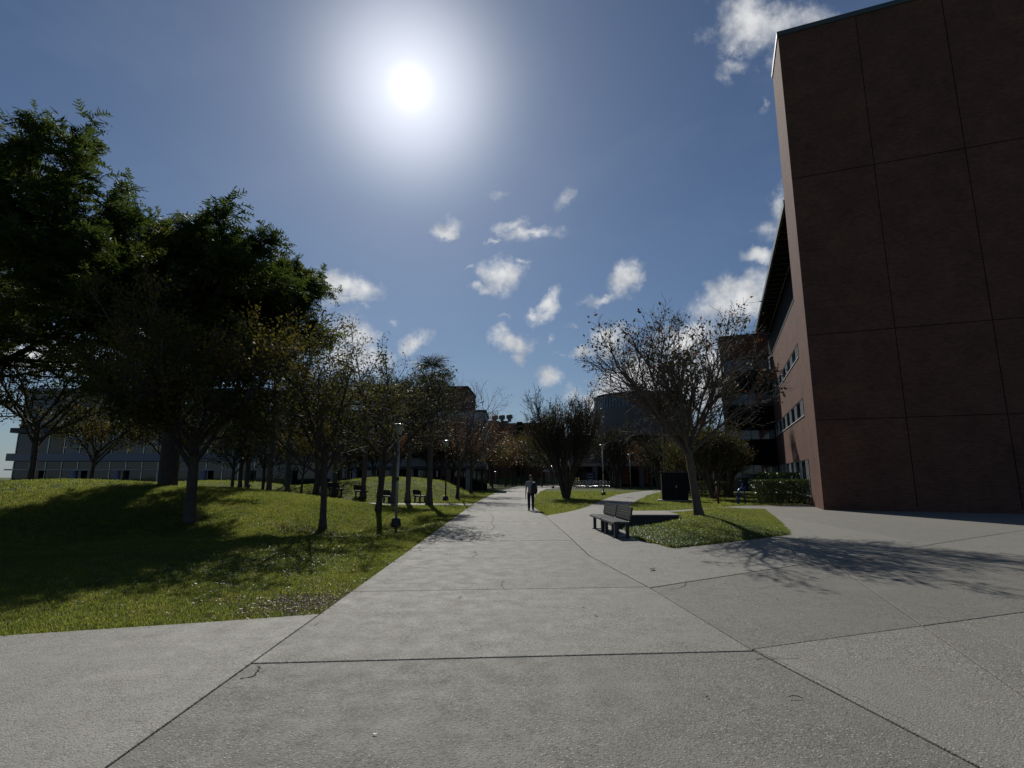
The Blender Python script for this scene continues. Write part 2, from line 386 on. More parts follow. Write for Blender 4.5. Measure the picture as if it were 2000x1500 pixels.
M_bark = bark_mat('dark_bark', (0.075, 0.060, 0.050))
M_bark2 = bark_mat('pale_smooth_bark', (0.125, 0.10, 0.08), 0.2)
M_bark3 = bark_mat('palm_bark', (0.10, 0.085, 0.07))
M_brick = brick_mat('red_brick', (0.175, 0.080, 0.052), (0.120, 0.052, 0.036), (0.135, 0.098, 0.078))
M_brickf = brick_mat('dark_red_brick', (0.215, 0.085, 0.055), (0.165, 0.065, 0.045), (0.16, 0.11, 0.09))
M_glass = glass_mat('dark_window_glass')
M_glassd = glass_mat('black_ribbon_glass', (0.008, 0.011, 0.015), 0.12); M_glassd.node_tree.nodes['Principled BSDF'].inputs['IOR'].default_value = 1.22
M_glassb = glass_mat('blue_curtain_glass', (0.03, 0.06, 0.09), 0.05)
M_frame = plain('white_window_frame', (0.62, 0.62, 0.60), 0.45, var=0.05)
M_dframe = plain('dark_metal_frame', (0.035, 0.037, 0.042), 0.45, metal=0.3)
M_dark = plain('charcoal_cladding', (0.011, 0.011, 0.013), 0.88, spec=0.08)
M_lav = plain('lavender_grey_panel', (0.19, 0.19, 0.25), 0.5, var=0.05)
M_white = plain('white_stucco', (0.42, 0.41, 0.40), 0.75, var=0.07, bump=0.1)
M_beige = plain('beige_stucco', (0.27, 0.215, 0.17), 0.8, var=0.08, bump=0.1)
M_grey = plain('grey_stucco', (0.12, 0.115, 0.11), 0.7, var=0.08)
M_pole = plain('greige_lamp_pole', (0.40, 0.385, 0.35), 0.42, metal=0.2, var=0.08)
M_black = plain('black_coated_steel', (0.018, 0.019, 0.021), 0.42, var=0.2, bump=0.1)
M_slat = plain('charcoal_bench_slat', (0.030, 0.032, 0.036), 0.7, var=0.25, scale=14, spec=0.2, bump=0.25, bscale=160)
M_steel = plain('galvanised_steel', (0.52, 0.53, 0.54), 0.28, metal=0.9, var=0.08)
M_box = plain('black_green_paint', (0.006, 0.008, 0.009), 0.6, var=0.15, spec=0.2)
M_blue = plain('blue_pipe_paint', (0.015, 0.045, 0.16), 0.38, var=0.15)
M_red = plain('red_brown_paint', (0.14, 0.030, 0.020), 0.5, var=0.2)
M_lens = plain('frosted_lamp_diffuser', (0.42, 0.44, 0.42), 0.3, var=0.03)
M_skin = plain('skin', (0.34, 0.20, 0.14), 0.5, var=0.05)
M_hair = plain('grey_brown_hair', (0.07, 0.055, 0.045), 0.6, var=0.3, scale=60)
M_shirt = plain('grey_cotton_shirt', (0.24, 0.25, 0.28), 0.9, var=0.08, bump=0.3, bscale=40)
M_trou = plain('navy_trousers', (0.012, 0.014, 0.026), 0.85, var=0.2)
M_bag = plain('black_nylon', (0.010, 0.010, 0.013), 0.6, var=0.3)
M_paper = plain('tan_paper', (0.42, 0.34, 0.24), 0.7, var=0.08)
M_shoe = plain('dark_shoe_leather', (0.015, 0.013, 0.012), 0.5)
M_sole = plain('white_shoe_sole', (0.6, 0.6, 0.58), 0.6)
M_banner = plain('navy_banner', (0.010, 0.020, 0.075), 0.6)
M_bwhite = plain('white_print', (0.55, 0.56, 0.6), 0.6)
M_yellow = plain('yellow_bollard_paint', (0.55, 0.36, 0.03), 0.5)
M_cream = plain('cream_canvas', (0.62, 0.58, 0.50), 0.85)
M_tyre = plain('black_rubber', (0.015, 0.015, 0.015), 0.8)
M_brown = plain('brownish_cap_concrete', (0.27, 0.235, 0.20), 0.8, var=0.15, scale=3, bump=0.3)
M_dwall = plain('dark_stained_block', (0.055, 0.050, 0.045), 0.85, var=0.3, scale=4, bump=0.4)
M_roof = plain('bronze_metal_coping', (0.06, 0.072, 0.08), 0.6, metal=0.2)

# ------------------------------------------------------------------ terrain
def sstep(x, a, b):
    t = np.clip((x-a)/(b-a), 0, 1); return t*t*(3-2*t)
def bump(x, y, cx, cy, rx, ry, h, p=1.5):
    r2 = ((x-cx)/rx)**2+((y-cy)/ry)**2
    return h*np.clip(1-r2, 0, 1)**p
def height(x, y):
    x = np.asarray(x, float); y = np.asarray(y, float)
    L = sstep(-x, 2.5, 4.2)
    h = bump(x, y, -15.5, 23.5, 12.5, 9.5, 1.30)*L
    h += bump(x, y, -30, 24, 16, 12, 1.3)*L*0.8
    h += bump(x, y, -10.5, 47.5, 10.5, 12.0, 1.62, 1.3)*sstep(-x, 2.6, 6.5)
    h += bump(x, y, -28, 52, 14, 12.0, 1.3)*L
    h -= bump(x, y, -5.0, 20.5, 2.6, 5.5, 0.34, 1.2)*sstep(-x, 2.5, 3.6)
    h += bump(x, y, 2.5, 128, 14, 20, 1.7)
    h += bump(x, y, -16, 105, 14, 24, 1.3)
    return h-0.03
def hz_(x, y): return float(height(x, y))
def ground_hit(px, py):
    r = ray(px, py); t = 3.0
    while t < 400:
        x, y, z = r[0]*t, r[1]*t, CAMZ+r[2]*t
        if z <= hz_(x, y): return (x, y, hz_(x, y))
        t += 0.05 if t < 60 else 0.3
    return (r[0]*80, r[1]*80, 0)
xs = np.concatenate([-np.geomspace(600, 31, 18), np.arange(-30, 30.01, 0.35), np.geomspace(31, 600, 18)])
ys = np.concatenate([[-300, -120, -60, -30, -15, -8], np.arange(-4, 62, 0.40), np.geomspace(62.6, 1500, 70)])
X, Y = np.meshgrid(xs, ys); Z = height(X, Y)
rs = np.random.RandomState(5)
Z = Z-0.012*rs.rand(*Z.shape)
nx, ny = len(xs), len(ys)
idx = np.arange(nx*ny).reshape(ny, nx)
F = np.stack([idx[:-1, :-1], idx[:-1, 1:], idx[1:, 1:], idx[1:, :-1]], -1).reshape(-1, 4)
gm = mesh_np('ground', np.stack([X, Y, Z], -1).reshape(-1, 3), F, M_lawn, smooth=True)
go = link(bpy.data.objects.new('ground', gm)); tag(go, 'green lawn ground with low grassy mounds', None, None, 'structure')

# ------------------------------------------------------------------ paving
def line_side(a, b):
    a = Vector((a[0], a[1], 0)); b = Vector((b[0], b[1], 0)); dd = (b-a).normalized()
    return a, Vector((-dd.y, dd.x, 0))
def region(outer, holes=()):
    polys = [[Vector((p[0], p[1], 0)) for p in outer]]+[[Vector((p[0], p[1], 0)) for p in h] for h in holes]
    flat = [p for q in polys for p in q]
    tr = tessellate_polygon(polys)
    bm = bmesh.new(); vs = [bm.verts.new(p) for p in flat]
    for t in tr:
        try: bm.faces.new([vs[i] for i in t])
        except ValueError: pass
    bmesh.ops.dissolve_limit(bm, angle_limit=0.01, verts=bm.verts, edges=bm.edges)
    return bm
def cut(bm, co, no):
    c = bm.copy()
    bmesh.ops.bisect_plane(c, geom=c.verts[:]+c.edges[:]+c.faces[:], plane_co=co, plane_no=no, clear_inner=True)
    if not c.faces or sum(f.calc_area() for f in c.faces) < 0.02: c.free(); return None
    return c
def split(pieces, a, b, gap, pred=None):
    co, no = line_side(a, b); out = []
    for p in pieces:
        if pred:
            cen = sum((f.calc_center_median()*f.calc_area() for f in p.faces), Vector())/max(1e-9, sum(f.calc_area() for f in p.faces))
            if not pred(cen.x, cen.y): out.append(p); continue
        for s in (1, -1):
            c = cut(p, co+no*s*gap/2, no*s)
            if c: out.append(c)
    return out
def slabs(pieces, parent, mat, thick=0.10, seed=1):
    rng = random.Random(seed)
    for p in pieces:
        for f in p.faces:
            if f.normal.z < 0: f.normal_flip()
        bmesh.ops.recalc_face_normals(p, faces=p.faces)
        for f in p.faces:
            if f.normal.z < 0: f.normal_flip()
        top = p.faces[:]
        ret = bmesh.ops.extrude_face_region(p, geom=top)
        nv = [e for e in ret['geom'] if isinstance(e, bmesh.types.BMVert)]
        dz = rng.uniform(-0.003, 0.003)
        for v in nv: v.co.z += thick
        for v in p.verts: v.co.z += dz-thick
        bmesh.ops.recalc_face_normals(p, faces=p.faces)
        ed = [e for e in p.edges if len(e.link_faces) == 2 and all(v.co.z > dz-0.01 for v in e.verts) and abs(e.link_faces[0].normal.z-e.link_faces[1].normal.z) > 0.5]
        bmesh.ops.bevel(p, geom=ed, offset=0.010, segments=2, profile=0.5, affect='EDGES')
        me = bpy.data.meshes.new('slab'); p.to_mesh(me); p.free(); me.materials.append(mat)
        link(bpy.data.objects.new('slab', me), parent)

GAP = 0.020
LX = -2.40
path = empty('main_path', (0, 0, 0)); tag(path, 'wide grey concrete path running straight ahead', None, None, 'structure')
bed = MB()
R1 = [(3.6, -3.0), (2.85, 3.0), G(1466, 1268), G(1268, 1148), G(1150, 1085), G(1108, 1045), G(1060, 1004), G(1045, 992), G(1042, 985), G(1042, 977), G(1046, 968.5), G(1056, 960), G(1067, 955)]
mp = [(LX, -3.0)]+R1+[G(1116, 952.3), G(1192, 952), G(1192, 944.5), G(1085, 945), G(1040, 946.8), G(1025, 948), G(1007, 950.5), G(986, 956), G(969.5, 961.5), G(950, 970), (LX, 34.3)]
pcs = [region(mp)]
yy = 2.35; k = 0
while yy < 60:
    pcs = split(pcs, (0, yy), (1, yy+0.075), GAP*(0.5 if yy > 9.5 else 0.9) if k != 1 else GAP)
    yy += 3.1; k += 1
slabs(pcs, path, M_con, seed=3)
lw = empty('left_walk', (0, 0, 0)); tag(lw, 'pale concrete walk branching off to the left', None, None, 'structure')
lp_ = [(LX-GAP, -3.0), (LX-GAP, 7.08), G(437, 1212), (-7.5, 5.6), (-14, 4.4), (-40, 2.6), (-40, -3.0)]
pcs = [region(lp_)]
for xx in (-5.6, -8.8, -12.0, -16, -21, -27): pcs = split(pcs, (xx, 0), (xx-0.4, 5), GAP)
slabs(pcs, lw, M_con2, seed=5)
bw = empty('bench_walk', (0, 0, 0)); tag(bw, 'narrow concrete walk behind the mound with palms and benches', None, None, 'structure')
bwp = [(LX-0.02, 32.0), (LX-0.02, 34.2), (-7, 34.9), (-15, 36.8), (-26, 38.5), (-26, 36.6), (-15, 34.9), (-7, 32.9)]
pcs = [region(bwp)]
for xx in (-5.5, -8.5, -11.5, -14.5, -18): pcs = split(pcs, (xx, 30), (xx, 40), GAP)
slabs(pcs, bw, M_con2, seed=6)
# right apron with the walks that leave it; the grass bed of the island is a hole in it
ap = empty('plaza_apron', (0, 0, 0)); tag(ap, 'grey concrete apron on the right with curved side walks', None, None, 'structure')
ISL = [G(1218.5, 1033.5), G(1250, 1054.5), G(1295, 1065), G(1316, 1070.5), G(1420, 1059), G(1500, 1049), G(1541, 1044), G(1525, 1023), G(1507, 1008), G(1492, 996), G(1440, 997), G(1372, 999.5), G(1302, 1003.5), (5.3, 20.9), (3.72, 20.9)]
out = [(6+0*i, -3.0) for i in range(1)]
apo = [(r[0]+GAP, r[1]) for r in R1[:7]]+[G(1067, 1007), G(1100, 1001.5), G(1125, 996), G(1145, 990), G(1175, 977), G(1205, 966), G(1235, 961.5), G(1262, 958.5), G(1293, 956), G(1330, 953.6), G(1330, 957), G(1293, 960), G(1270, 966), G(1250, 975), G(1234, 983), G(1220, 991.5), G(1232, 997.5), G(1310, 997), G(1372, 993), G(1450, 988), G(1562, 985.5), (24, 31.5), (34, 24), (40, 18), (40, -3)]
pcs = [region(apo, [ISL])]
AL = [((2.8, 2.9), (9, 4.6)), (G(1466, 1268), G(1561, 1255)), (G(1268, 1148), G(1561, 1103))]
AL += [((1.9, 14.6), (3.3, 15.3)), (G(1077, 1016), G(1164, 1012)), ((2.0, 31.0), (6.0, 30.0)), ((5, 40), (8, 37)), ((9, 47), (12, 43)), ((14, 57), (16, 53))]
for a, b in AL[:3]: pcs = split(pcs, a, b, GAP*0.8)
pcs = split(pcs, *AL[3], GAP*0.4, lambda x, y: x < 6.5 and y < 40)
pcs = split(pcs, *AL[4], GAP*0.4, lambda x, y: x < 7.5)
for a, b in AL[5:]: pcs = split(pcs, a, b, GAP*0.6, lambda x, y: y > 24 and x < 20)
pcs = split(pcs, (8.35, 16.5), (7.3, 13.6), GAP, lambda x, y: x > 6.5 and y > 11)
for xx in (9.5, 13.5, 18.5, 24): pcs = split(pcs, (xx, 0), (xx+2.5, 30), GAP*0.7, lambda x, y: x > 6)
pcs = split(pcs, (4.6, 4.0), (5.6, 8.0), GAP*0.5, lambda x, y: x > 4 and y < 9)
slabs(pcs, ap, M_con, seed=9)

# hairline cracks in the paving: thin dark grooves
def cracks(px_pts, width, seed):
    rng = random.Random(seed); pts = [Vector((*G(*p), 0.0045)) for p in px_pts]; fine = []
    for a, b in zip(pts[:-1], pts[1:]):
        n = max(3, int((b-a).length/0.07)); dd = (b-a).normalized(); nn = Vector((-dd.y, dd.x, 0))
        for i in range(n): fine.append(a.lerp(b, i/n)+nn*rng.uniform(-.02, .02))
    fine.append(pts[-1])
    mb = MB()
    for a, b in zip(fine[:-1], fine[1:]):
        dd = (b-a).normalized(); nn = Vector((-dd.y, dd.x, 0)); w_ = width*rng.uniform(.45, 1.25)/2
        mb.quad(tuple(a-nn*w_), tuple(b-nn*w_), tuple(b+nn*w_), tuple(a+nn*w_))
    return mb
for i, (pp, wd) in enumerate([([(958, 1003), (964, 1012), (960, 1022), (966, 1030), (958, 1036)], .02), ([(940, 1038), (936, 1050), (930, 1056)], .018), ([(926, 1076), (932, 1084), (922, 1088)], .012),
                              ([(985, 1152), (978, 1142), (984, 1134)], .008), ([(1342, 1135), (1339, 1143), (1325, 1148), (1310, 1152)], .010),
                              ([(606, 1223), (618, 1222), (624, 1217)], .010), ([(470, 1327), (490, 1322), (505, 1311), (507, 1302)], .014), ([(445, 1344), (476, 1341)], .006), ([(1475, 1288), (1561, 1286)], .006), ([(503, 1301), (513, 1306)], .006),
                              ([(1562, 1140), (1520, 1143), (1480, 1150)], .006)]):
    cracks(pp, wd, i).build('crack', M_soil, path if pp[0][0] < 1100 else ap)
cm = MB()   # chipped spalls along the joints
# ------------------------------------------------------------------ grass
def in_poly(px, py, poly):
    poly = np.array(poly); ins = np.zeros(len(px), bool); j = len(poly)-1
    for i in range(len(poly)):
        xi, yi = poly[i]; xj, yj = poly[j]
        c = ((yi > py) != (yj > py)) & (px < (xj-xi)*(py-yi)/(yj-yi+1e-12)+xi)
        ins ^= c; j = i
    return ins
def island_h(x, y):
    """mound of the planting island, zero along its rim"""
    P_ = np.array(ISL); dmin = np.full(np.shape(x), 1e9)
    for i in range(len(P_)):
        a = P_[i-1]; b = P_[i]; ab = b-a; L2 = (ab**2).sum()
        t = np.clip(((x-a[0])*ab[0]+(y-a[1])*ab[1])/L2, 0, 1)
        dmin = np.minimum(dmin, np.hypot(x-a[0]-t*ab[0], y-a[1]-t*ab[1]))
    return 0.30*sstep(dmin, 0.0, 2.6)+0.015
# island soil: triangulated fan grid clipped to the outline
bm = region(ISL)
bmesh.ops.triangulate(bm, faces=bm.faces)
for _ in range(6):
    long = [e for e in bm.edges if e.calc_length() > 0.55]
    if not long: break
    bmesh.ops.subdivide_edges(bm, edges=long, cuts=1); bmesh.ops.triangulate(bm, faces=bm.faces)
for v in bm.verts:
    ins = not v.is_boundary
    v.co.z = float(island_h(np.array(v.co.x), np.array(v.co.y))) if ins else 0.0
for f in bm.faces:
    f.smooth = True
    if f.normal.z < 0: f.normal_flip()
me = bpy.data.meshes.new('planting_bed'); bm.to_mesh(me); bm.free(); me.materials.append(M_lawn)
tag(link(bpy.data.objects.new('planting_bed', me)), 'low grassy bed between the paving, bench and thin walk', None, None, 'structure')

rs = np.random.RandomState(11)
def blade_tuft(name, n, h, spread, wid, mat, seed, flat=0.0):
    r = np.random.RandomState(seed); V = []; Fq = []; T = []
    for i in range(n):
        a = r.rand()*2*PI; rr = spread*math.sqrt(r.rand()); b = np.array([rr*math.cos(a), rr*math.sin(a), 0])
        hh = h*r.uniform(.45, 1.1); la = r.rand()*2*PI; lean = r.uniform(.15, .9)+flat; wv = np.array([math.sin(la+r.normal()*.6), -math.cos(la+r.normal()*.6), 0])*wid*r.uniform(.6, 1.2)/2
        ld = np.array([math.cos(la), math.sin(la), 0]); m = b+ld*hh*lean*.4+np.array([0, 0, hh*.62]); tp = b+ld*hh*lean+np.array([0, 0, hh*(.95-.35*lean)])
        k = len(V); V += [b-wv, b+wv, m+wv*.8, m-wv*.8, tp+wv*.1, tp-wv*.1]; Fq += [(k, k+1, k+2, k+3), (k+3, k+2, k+4, k+5)]
        tt = r.beta(2, 2.4) if r.rand() > .07 else 1.0; T += [tt, tt]
    me = mesh_np(name, V, Fq, mat, T); o = bpy.data.objects.new(name, me); return o
def scatter_stuff(name, pts, scales, protos, label, seed=0, tilt=0.0):
    """one object: points carrying the tufts through a geometry-nodes tree; the tufts are joined first into ready meshes"""
    me = bpy.data.meshes.new(name); me.vertices.add(len(pts)); me.vertices.foreach_set('co', np.asarray(pts, np.float32).ravel())
    r = np.random.RandomState(seed)
    at = me.attributes.new('sc', 'FLOAT', 'POINT'); at.data.foreach_set('value', np.asarray(scales, np.float32))
    at = me.attributes.new('rz', 'FLOAT_VECTOR', 'POINT'); rot = np.stack([r.normal(0, tilt, len(pts)), r.normal(0, tilt, len(pts)), r.rand(len(pts))*2*PI], -1).astype(np.float32)
    at.data.foreach_set('vector', rot.ravel())
    me.update(); o = link(bpy.data.objects.new(name, me))
    ng = bpy.data.node_groups.new(name, 'GeometryNodeTree')
    ng.interface.new_socket('Geometry', in_out='INPUT', socket_type='NodeSocketGeometry'); ng.interface.new_socket('Geometry', in_out='OUTPUT', socket_type='NodeSocketGeometry')
    N = ng.nodes; L = ng.links
    gi = N.new('NodeGroupInput'); gout = N.new('NodeGroupOutput')
    iop = N.new('GeometryNodeInstanceOnPoints')
    g2i = N.new('GeometryNodeGeometryToInstance')
    for p in reversed(protos):
        oi = N.new('GeometryNodeObjectInfo'); oi.inputs['Object'].default_value = p; L.new(oi.outputs['Geometry'], g2i.inputs[0])
    a1 = N.new('GeometryNodeInputNamedAttribute'); a1.data_type = 'FLOAT'; a1.inputs['Name'].default_value = 'sc'
    a2 = N.new('GeometryNodeInputNamedAttribute'); a2.data_type = 'FLOAT_VECTOR'; a2.inputs['Name'].default_value = 'rz'
    m2p = N.new('GeometryNodeMeshToPoints')
    L.new(gi.outputs[0], m2p.inputs[0]); L.new(m2p.outputs[0], iop.inputs['Points']); L.new(g2i.outputs[0], iop.inputs['Instance'])
    iop.inputs['Pick Instance'].default_value = True
    L.new(a1.outputs[0], iop.inputs['Scale']); L.new(a2.outputs[0], iop.inputs['Rotation'])
    L.new(iop.outputs[0], gout.inputs[0])
    md = o.modifiers.new('scatter', 'NODES'); md.node_group = ng
    return tag(o, label, None, None, 'stuff')
tufts = [blade_tuft('grass_tuft', 16, 0.075, 0.075, 0.0065, M_grass, s) for s in range(5)]
tufts_far = [blade_tuft('grass_clump', 22, 0.085, 0.20, 0.014, M_grass, 20+s) for s in range(4)]
def round_leaf(name, n, seed, mat, size, hh):
    r = np.random.RandomState(seed); V = []; Fq = []; T = []
    for i in range(n):
        c = np.array([r.normal(0, .06), r.normal(0, .06), hh*r.uniform(.4, 1.1)]); s_ = size*r.uniform(.5, 1.1)
        nrm = Vector((r.normal(0, .45), r.normal(0, .45), 1)).normalized(); x = nrm.orthogonal().normalized(); y = nrm.cross(x)
        k = len(V)
        for q in range(6): V.append(c+np.array(x*math.cos(q*PI/3)+y*math.sin(q*PI/3))*s_)
        Fq += [(k, k+1, k+2, k+3), (k, k+3, k+4, k+5)]; tt = r.rand(); T += [tt, tt]
    return bpy.data.objects.new(name, mesh_np(name, V, Fq, mat, T))
covers = [round_leaf('cover_leaf', 11, 40+s, M_cover, 0.0135, 0.05) for s in range(3)]
NOPAVE = [mp, lp_, bwp, apo]
def lawn_pts(n, y0, y1, rngk, azmax=0.80):
    # uniform density over an annular wedge
    r_ = np.sqrt(rngk.rand(n)*(y1**2-y0**2)+y0**2); a_ = rngk.uniform(-azmax, azmax, n)
    x = r_*np.sin(a_); y = r_*np.cos(a_)
    keep = np.ones(n, bool)
    for p in NOPAVE: keep &= ~(in_poly(x, y, p) | ((x > 0) & (in_poly(x+.05, y, p) | in_poly(x-.05, y, p))))
    return x[keep], y[keep]
def add_band(n, y0, y1):
    x, y = lawn_pts(n, y0, y1, rs)
    isl = in_poly(x, y, ISL)
    soil = np.hypot(x+2.95, y-7.75); ok = (soil > 1.25) | (rs.rand(len(x)) < np.clip((soil-.25)/1.1, 0.10, 1))
    x, y, isl = x[ok], y[ok], isl[ok]
    return x, y, height(x, y)
P1 = []; S1 = []
for (n, a, b, s) in ((60000, 5.0, 11.0, .80), (90000, 11.0, 19, 1.0), (60000, 19.0, 27.0, 1.15)):
    x, y, z = add_band(n, a, b); 
    edge = np.clip((-2.40-x)/0.5, 0, 1); sc = s*rs.uniform(.6, 1.25, len(x))*np.where(x < 0, 0.55+0.45*edge, 1.0)
    P1.append(np.stack([x, y, z], -1)); S1.append(sc)
# island tufts
xi = rs.uniform(3.3, 14, 90000); yi = rs.uniform(12.8, 29, 90000); k_ = in_poly(xi, yi, ISL)
xi, yi = xi[k_], yi[k_]
blockk = ~((xi > 3.4) & (xi < 5.70) & (yi > 18.2) & (yi < 20.4)); xi, yi = xi[blockk], yi[blockk]
P1.append(np.stack([xi, yi, island_h(xi, yi)-.01], -1)); S1.append(rs.uniform(.7, 1.5, len(xi)))
scatter_stuff('lawn_grass', np.concatenate(P1), np.concatenate(S1), tufts, 'short green grass covering the near lawn and bed', 1, .12)
P2 = []; S2 = []
for (n, a, b, s) in ((26000, 27.0, 42.0, 1.0), (20000, 42, 62, 1.25)):
    x, y, z = add_band(n, a, b); P2.append(np.stack([x, y, z], -1)); S2.append(s*rs.uniform(.6, 1.2, len(x)))
scatter_stuff('mound_grass', np.concatenate(P2), np.concatenate(S2), tufts_far, 'mown grass on the mounds farther back', 2, .1)
# round leaved ground cover: along the front rim of the bed, and patches in the left lawn
C = []; 
rim = [np.array(ISL[i]) for i in (0, 1, 2, 3, 4, 5, 6)]
for a, b in zip(rim[:-1], rim[1:]):
    L_ = np.linalg.norm(b-a); n = int(L_*520); t = rs.rand(n)[:, None]; q = a+(b-a)*t; dn_ = np.array([-(b-a)[1], (b-a)[0]])/L_
    q = q+dn_*(np.abs(rs.normal(0, .75, n))[:, None]+.02); C.append(q)
C = np.concatenate(C); k_ = in_poly(C[:, 0], C[:, 1], ISL); C = C[k_]
pc = [np.stack([C[:, 0], C[:, 1], island_h(C[:, 0], C[:, 1])], -1)]
for (cx, cy, sx, sy, n) in ((-4.9, 10.8, 1.2, 1.3, 1100), (-6.5, 12.2, 1.6, 1.6, 700), (-3.7, 19.5, .8, 1.0, 500), (-5.6, 17.6, 1.2, .7, 500), (3.6, 38, 2.2, 3, 1200), (6.6, 17.2, 1.0, .8, 700), (7.0, 33, 2.5, 2, 900)):
    q = np.stack([rs.normal(cx, sx, n), rs.normal(cy, sy, n)], -1); kk = np.ones(len(q), bool)
    for p_ in NOPAVE: kk &= ~in_poly(q[:, 0], q[:, 1], p_)
    isl = in_poly(q[:, 0], q[:, 1], ISL); kk |= isl
    q = q[kk]; isl = isl[kk]; pc.append(np.stack([q[:, 0], q[:, 1], np.where(isl, island_h(q[:, 0], q[:, 1]), height(q[:, 0], q[:, 1]))], -1))
pc = np.concatenate(pc)
scatter_stuff('ground_cover', pc, rs.uniform(.7, 1.3, len(pc)), covers, 'glossy round leaved ground cover among the grass', 3, .2)
# dry clippings and fallen leaves
clip = [round_leaf('clipping', 5, 60+s, M_clip, 0.016, 0.03) for s in range(3)]
q = np.stack([rs.normal(-3.0, .75, 900), rs.normal(7.7, .65, 900)], -1); kk = np.ones(900, bool)
for p_ in NOPAVE: kk &= ~in_poly(q[:, 0], q[:, 1], p_)
q = q[kk]; pq = [np.stack([q[:, 0], q[:, 1], height(q[:, 0], q[:, 1])], -1)]
for (cx, cy, sx, sy, n, z0) in ((-6.2, 17.6, .9, .5, 500, None), (-7.5, 12.0, 1.6, 2.0, 350, None), (-6.5, 21, 1.5, 3, 250, None), (7.0, 19.0, .8, .5, 400, 'i')):
    q = np.stack([rs.normal(cx, sx, n), rs.normal(cy, sy, n)], -1); pq.append(np.stack([q[:, 0], q[:, 1], (island_h(q[:, 0], q[:, 1]) if z0 else height(q[:, 0], q[:, 1]))+.02], -1))
pq = np.concatenate(pq)
scatter_stuff('dry_leaf_litter', pq, rs.uniform(.5, 1.1, len(pq)), clip, 'dry leaves and clippings on the bare soil and under trees', 4, .4)

# ------------------------------------------------------------------ trees
GA = 2.399963
def grow(p, d, L, r, lev, cfg, out, tips, rng):
    ns = cfg['seg'][lev]; wig = cfg['wig'][lev]; gv = cfg['grav'][lev]; mx = len(cfg['seg'])-1
    pts = [p]; rad = [r]; dirs = [d]; endr = cfg['taper'][lev]
    for i in range(ns):
        d = Vector((d.x+rng.gauss(0, wig), d.y+rng.gauss(0, wig), d.z+rng.gauss(0, wig)+gv/ns)).normalized()
        p = p+d*(L/ns); pts.append(p); rad.append(max(cfg.get('rmin', .005), r*(1-(1-endr)*(i+1)/ns))); dirs.append(d)
    out.append((pts, rad, lev))
    if lev == mx:
        tips.append((pts, dirs)); return
    if lev == mx-1: tips.append((pts[ns//2:], dirs[ns//2:]))
    n = cfg['n'][lev]; ph = rng.random()*6.28; st = cfg['start'][lev]
    for j in range(n):
        t = st+(1-st)*(j+rng.random()*.8)/n; t = min(.999, t); k = t*ns; i0 = int(k); fr = k-i0
        q = pts[i0].lerp(pts[i0+1], fr); dd = dirs[i0].lerp(dirs[i0+1], fr).normalized()
        an = math.radians(cfg['ang'][lev]*rng.uniform(.7, 1.25)); ph += GA
        x = dd.orthogonal().normalized(); y = dd.cross(x)
        nd = (dd*math.cos(an)+(x*math.cos(ph)+y*math.sin(ph))*math.sin(an)).normalized()
        ll = L*cfg['ratio'][lev]*rng.uniform(.7, 1.15)*(1-cfg.get('fall', .35)*max(0, t-st)/(1-st+1e-6))
        rr = min(rad[i0]*.75, r*cfg['rr'][lev])
        grow(q, nd, ll, rr, lev+1, cfg, out, tips, rng)
def tubes_mesh(name, br, mat, sides=(10, 8, 5, 4, 3, 3)):
    V = []; F4 = []; base = 0
    for pts, rad, lev in br:
        n = sides[lev]; P_ = np.array([tuple(p) for p in pts]); R_ = np.array(rad)
        T = np.gradient(P_, axis=0); T /= np.linalg.norm(T, axis=1)[:, None]+1e-9
        ref = np.array([0, 0, 1.]) if abs(T[0, 2]) < .9 else np.array([1., 0, 0])
        Xv = np.cross(T, ref); Xv /= np.linalg.norm(Xv, axis=1)[:, None]+1e-9; Yv = np.cross(T, Xv)
        a = np.arange(n)*2*PI/n
        ring = P_[:, None, :]+(Xv[:, None, :]*np.cos(a)[None, :, None]+Yv[:, None, :]*np.sin(a)[None, :, None])*R_[:, None, None]
        V.append(ring.reshape(-1, 3)); k = len(P_)
        i = np.arange(k-1)[:, None]*n+np.arange(n)[None, :]; j = np.arange(k-1)[:, None]*n+(np.arange(n)+1)[None, :] % n
        F4.append(np.stack([i, i+n, j+n, j], -1).reshape(-1, 4)+base); base += k*n
    return mesh_np(name, np.concatenate(V), np.concatenate(F4), mat, smooth=True)
def leaf_quads(name, C, D, size, mat, rs_, tint, asp=.55, var=.35):
    """rhombic leaves at C pointing about D"""
    n = len(C); D = D+rs_.normal(0, .6, (n, 3)); D /= np.linalg.norm(D, axis=1)[:, None]
    N = rs_.normal(0, 1, (n, 3)); Xv = np.cross(D, N); Xv /= np.linalg.norm(Xv, axis=1)[:, None]
    s_ = size*(1+var*rs_.normal(0, 1, n)).clip(.4, 1.8); s_ = s_[:, None]
    Nn = np.cross(Xv, D)
    a = C; b = C+D*s_*.45+Xv*s_*asp*.5+Nn*s_*.08; c = C+D*s_; e = C+D*s_*.45-Xv*s_*asp*.5+Nn*s_*.08
    V = np.stack([a, b, c, e], 1).reshape(-1, 3); Fq = np.arange(n*4).reshape(-1, 4)
    return mesh_np(name, V, Fq, mat, tint)
def tip_sites(tips, per, rs_, jit=.06, keep=None):
    C = []; D = []
    for pts, dirs in tips:
        m = len(pts)
        for _ in range(per):
            t = rs_.rand()*(m-1); i = int(t); f = t-i; q = pts[i].lerp(pts[min(m-1, i+1)], f)
            if keep and not keep(q, rs_): continue
            C.append(tuple(q)); D.append(tuple(dirs[i]))
    C = np.array(C); D = np.array(D); return C+rs_.normal(0, jit, C.shape), D
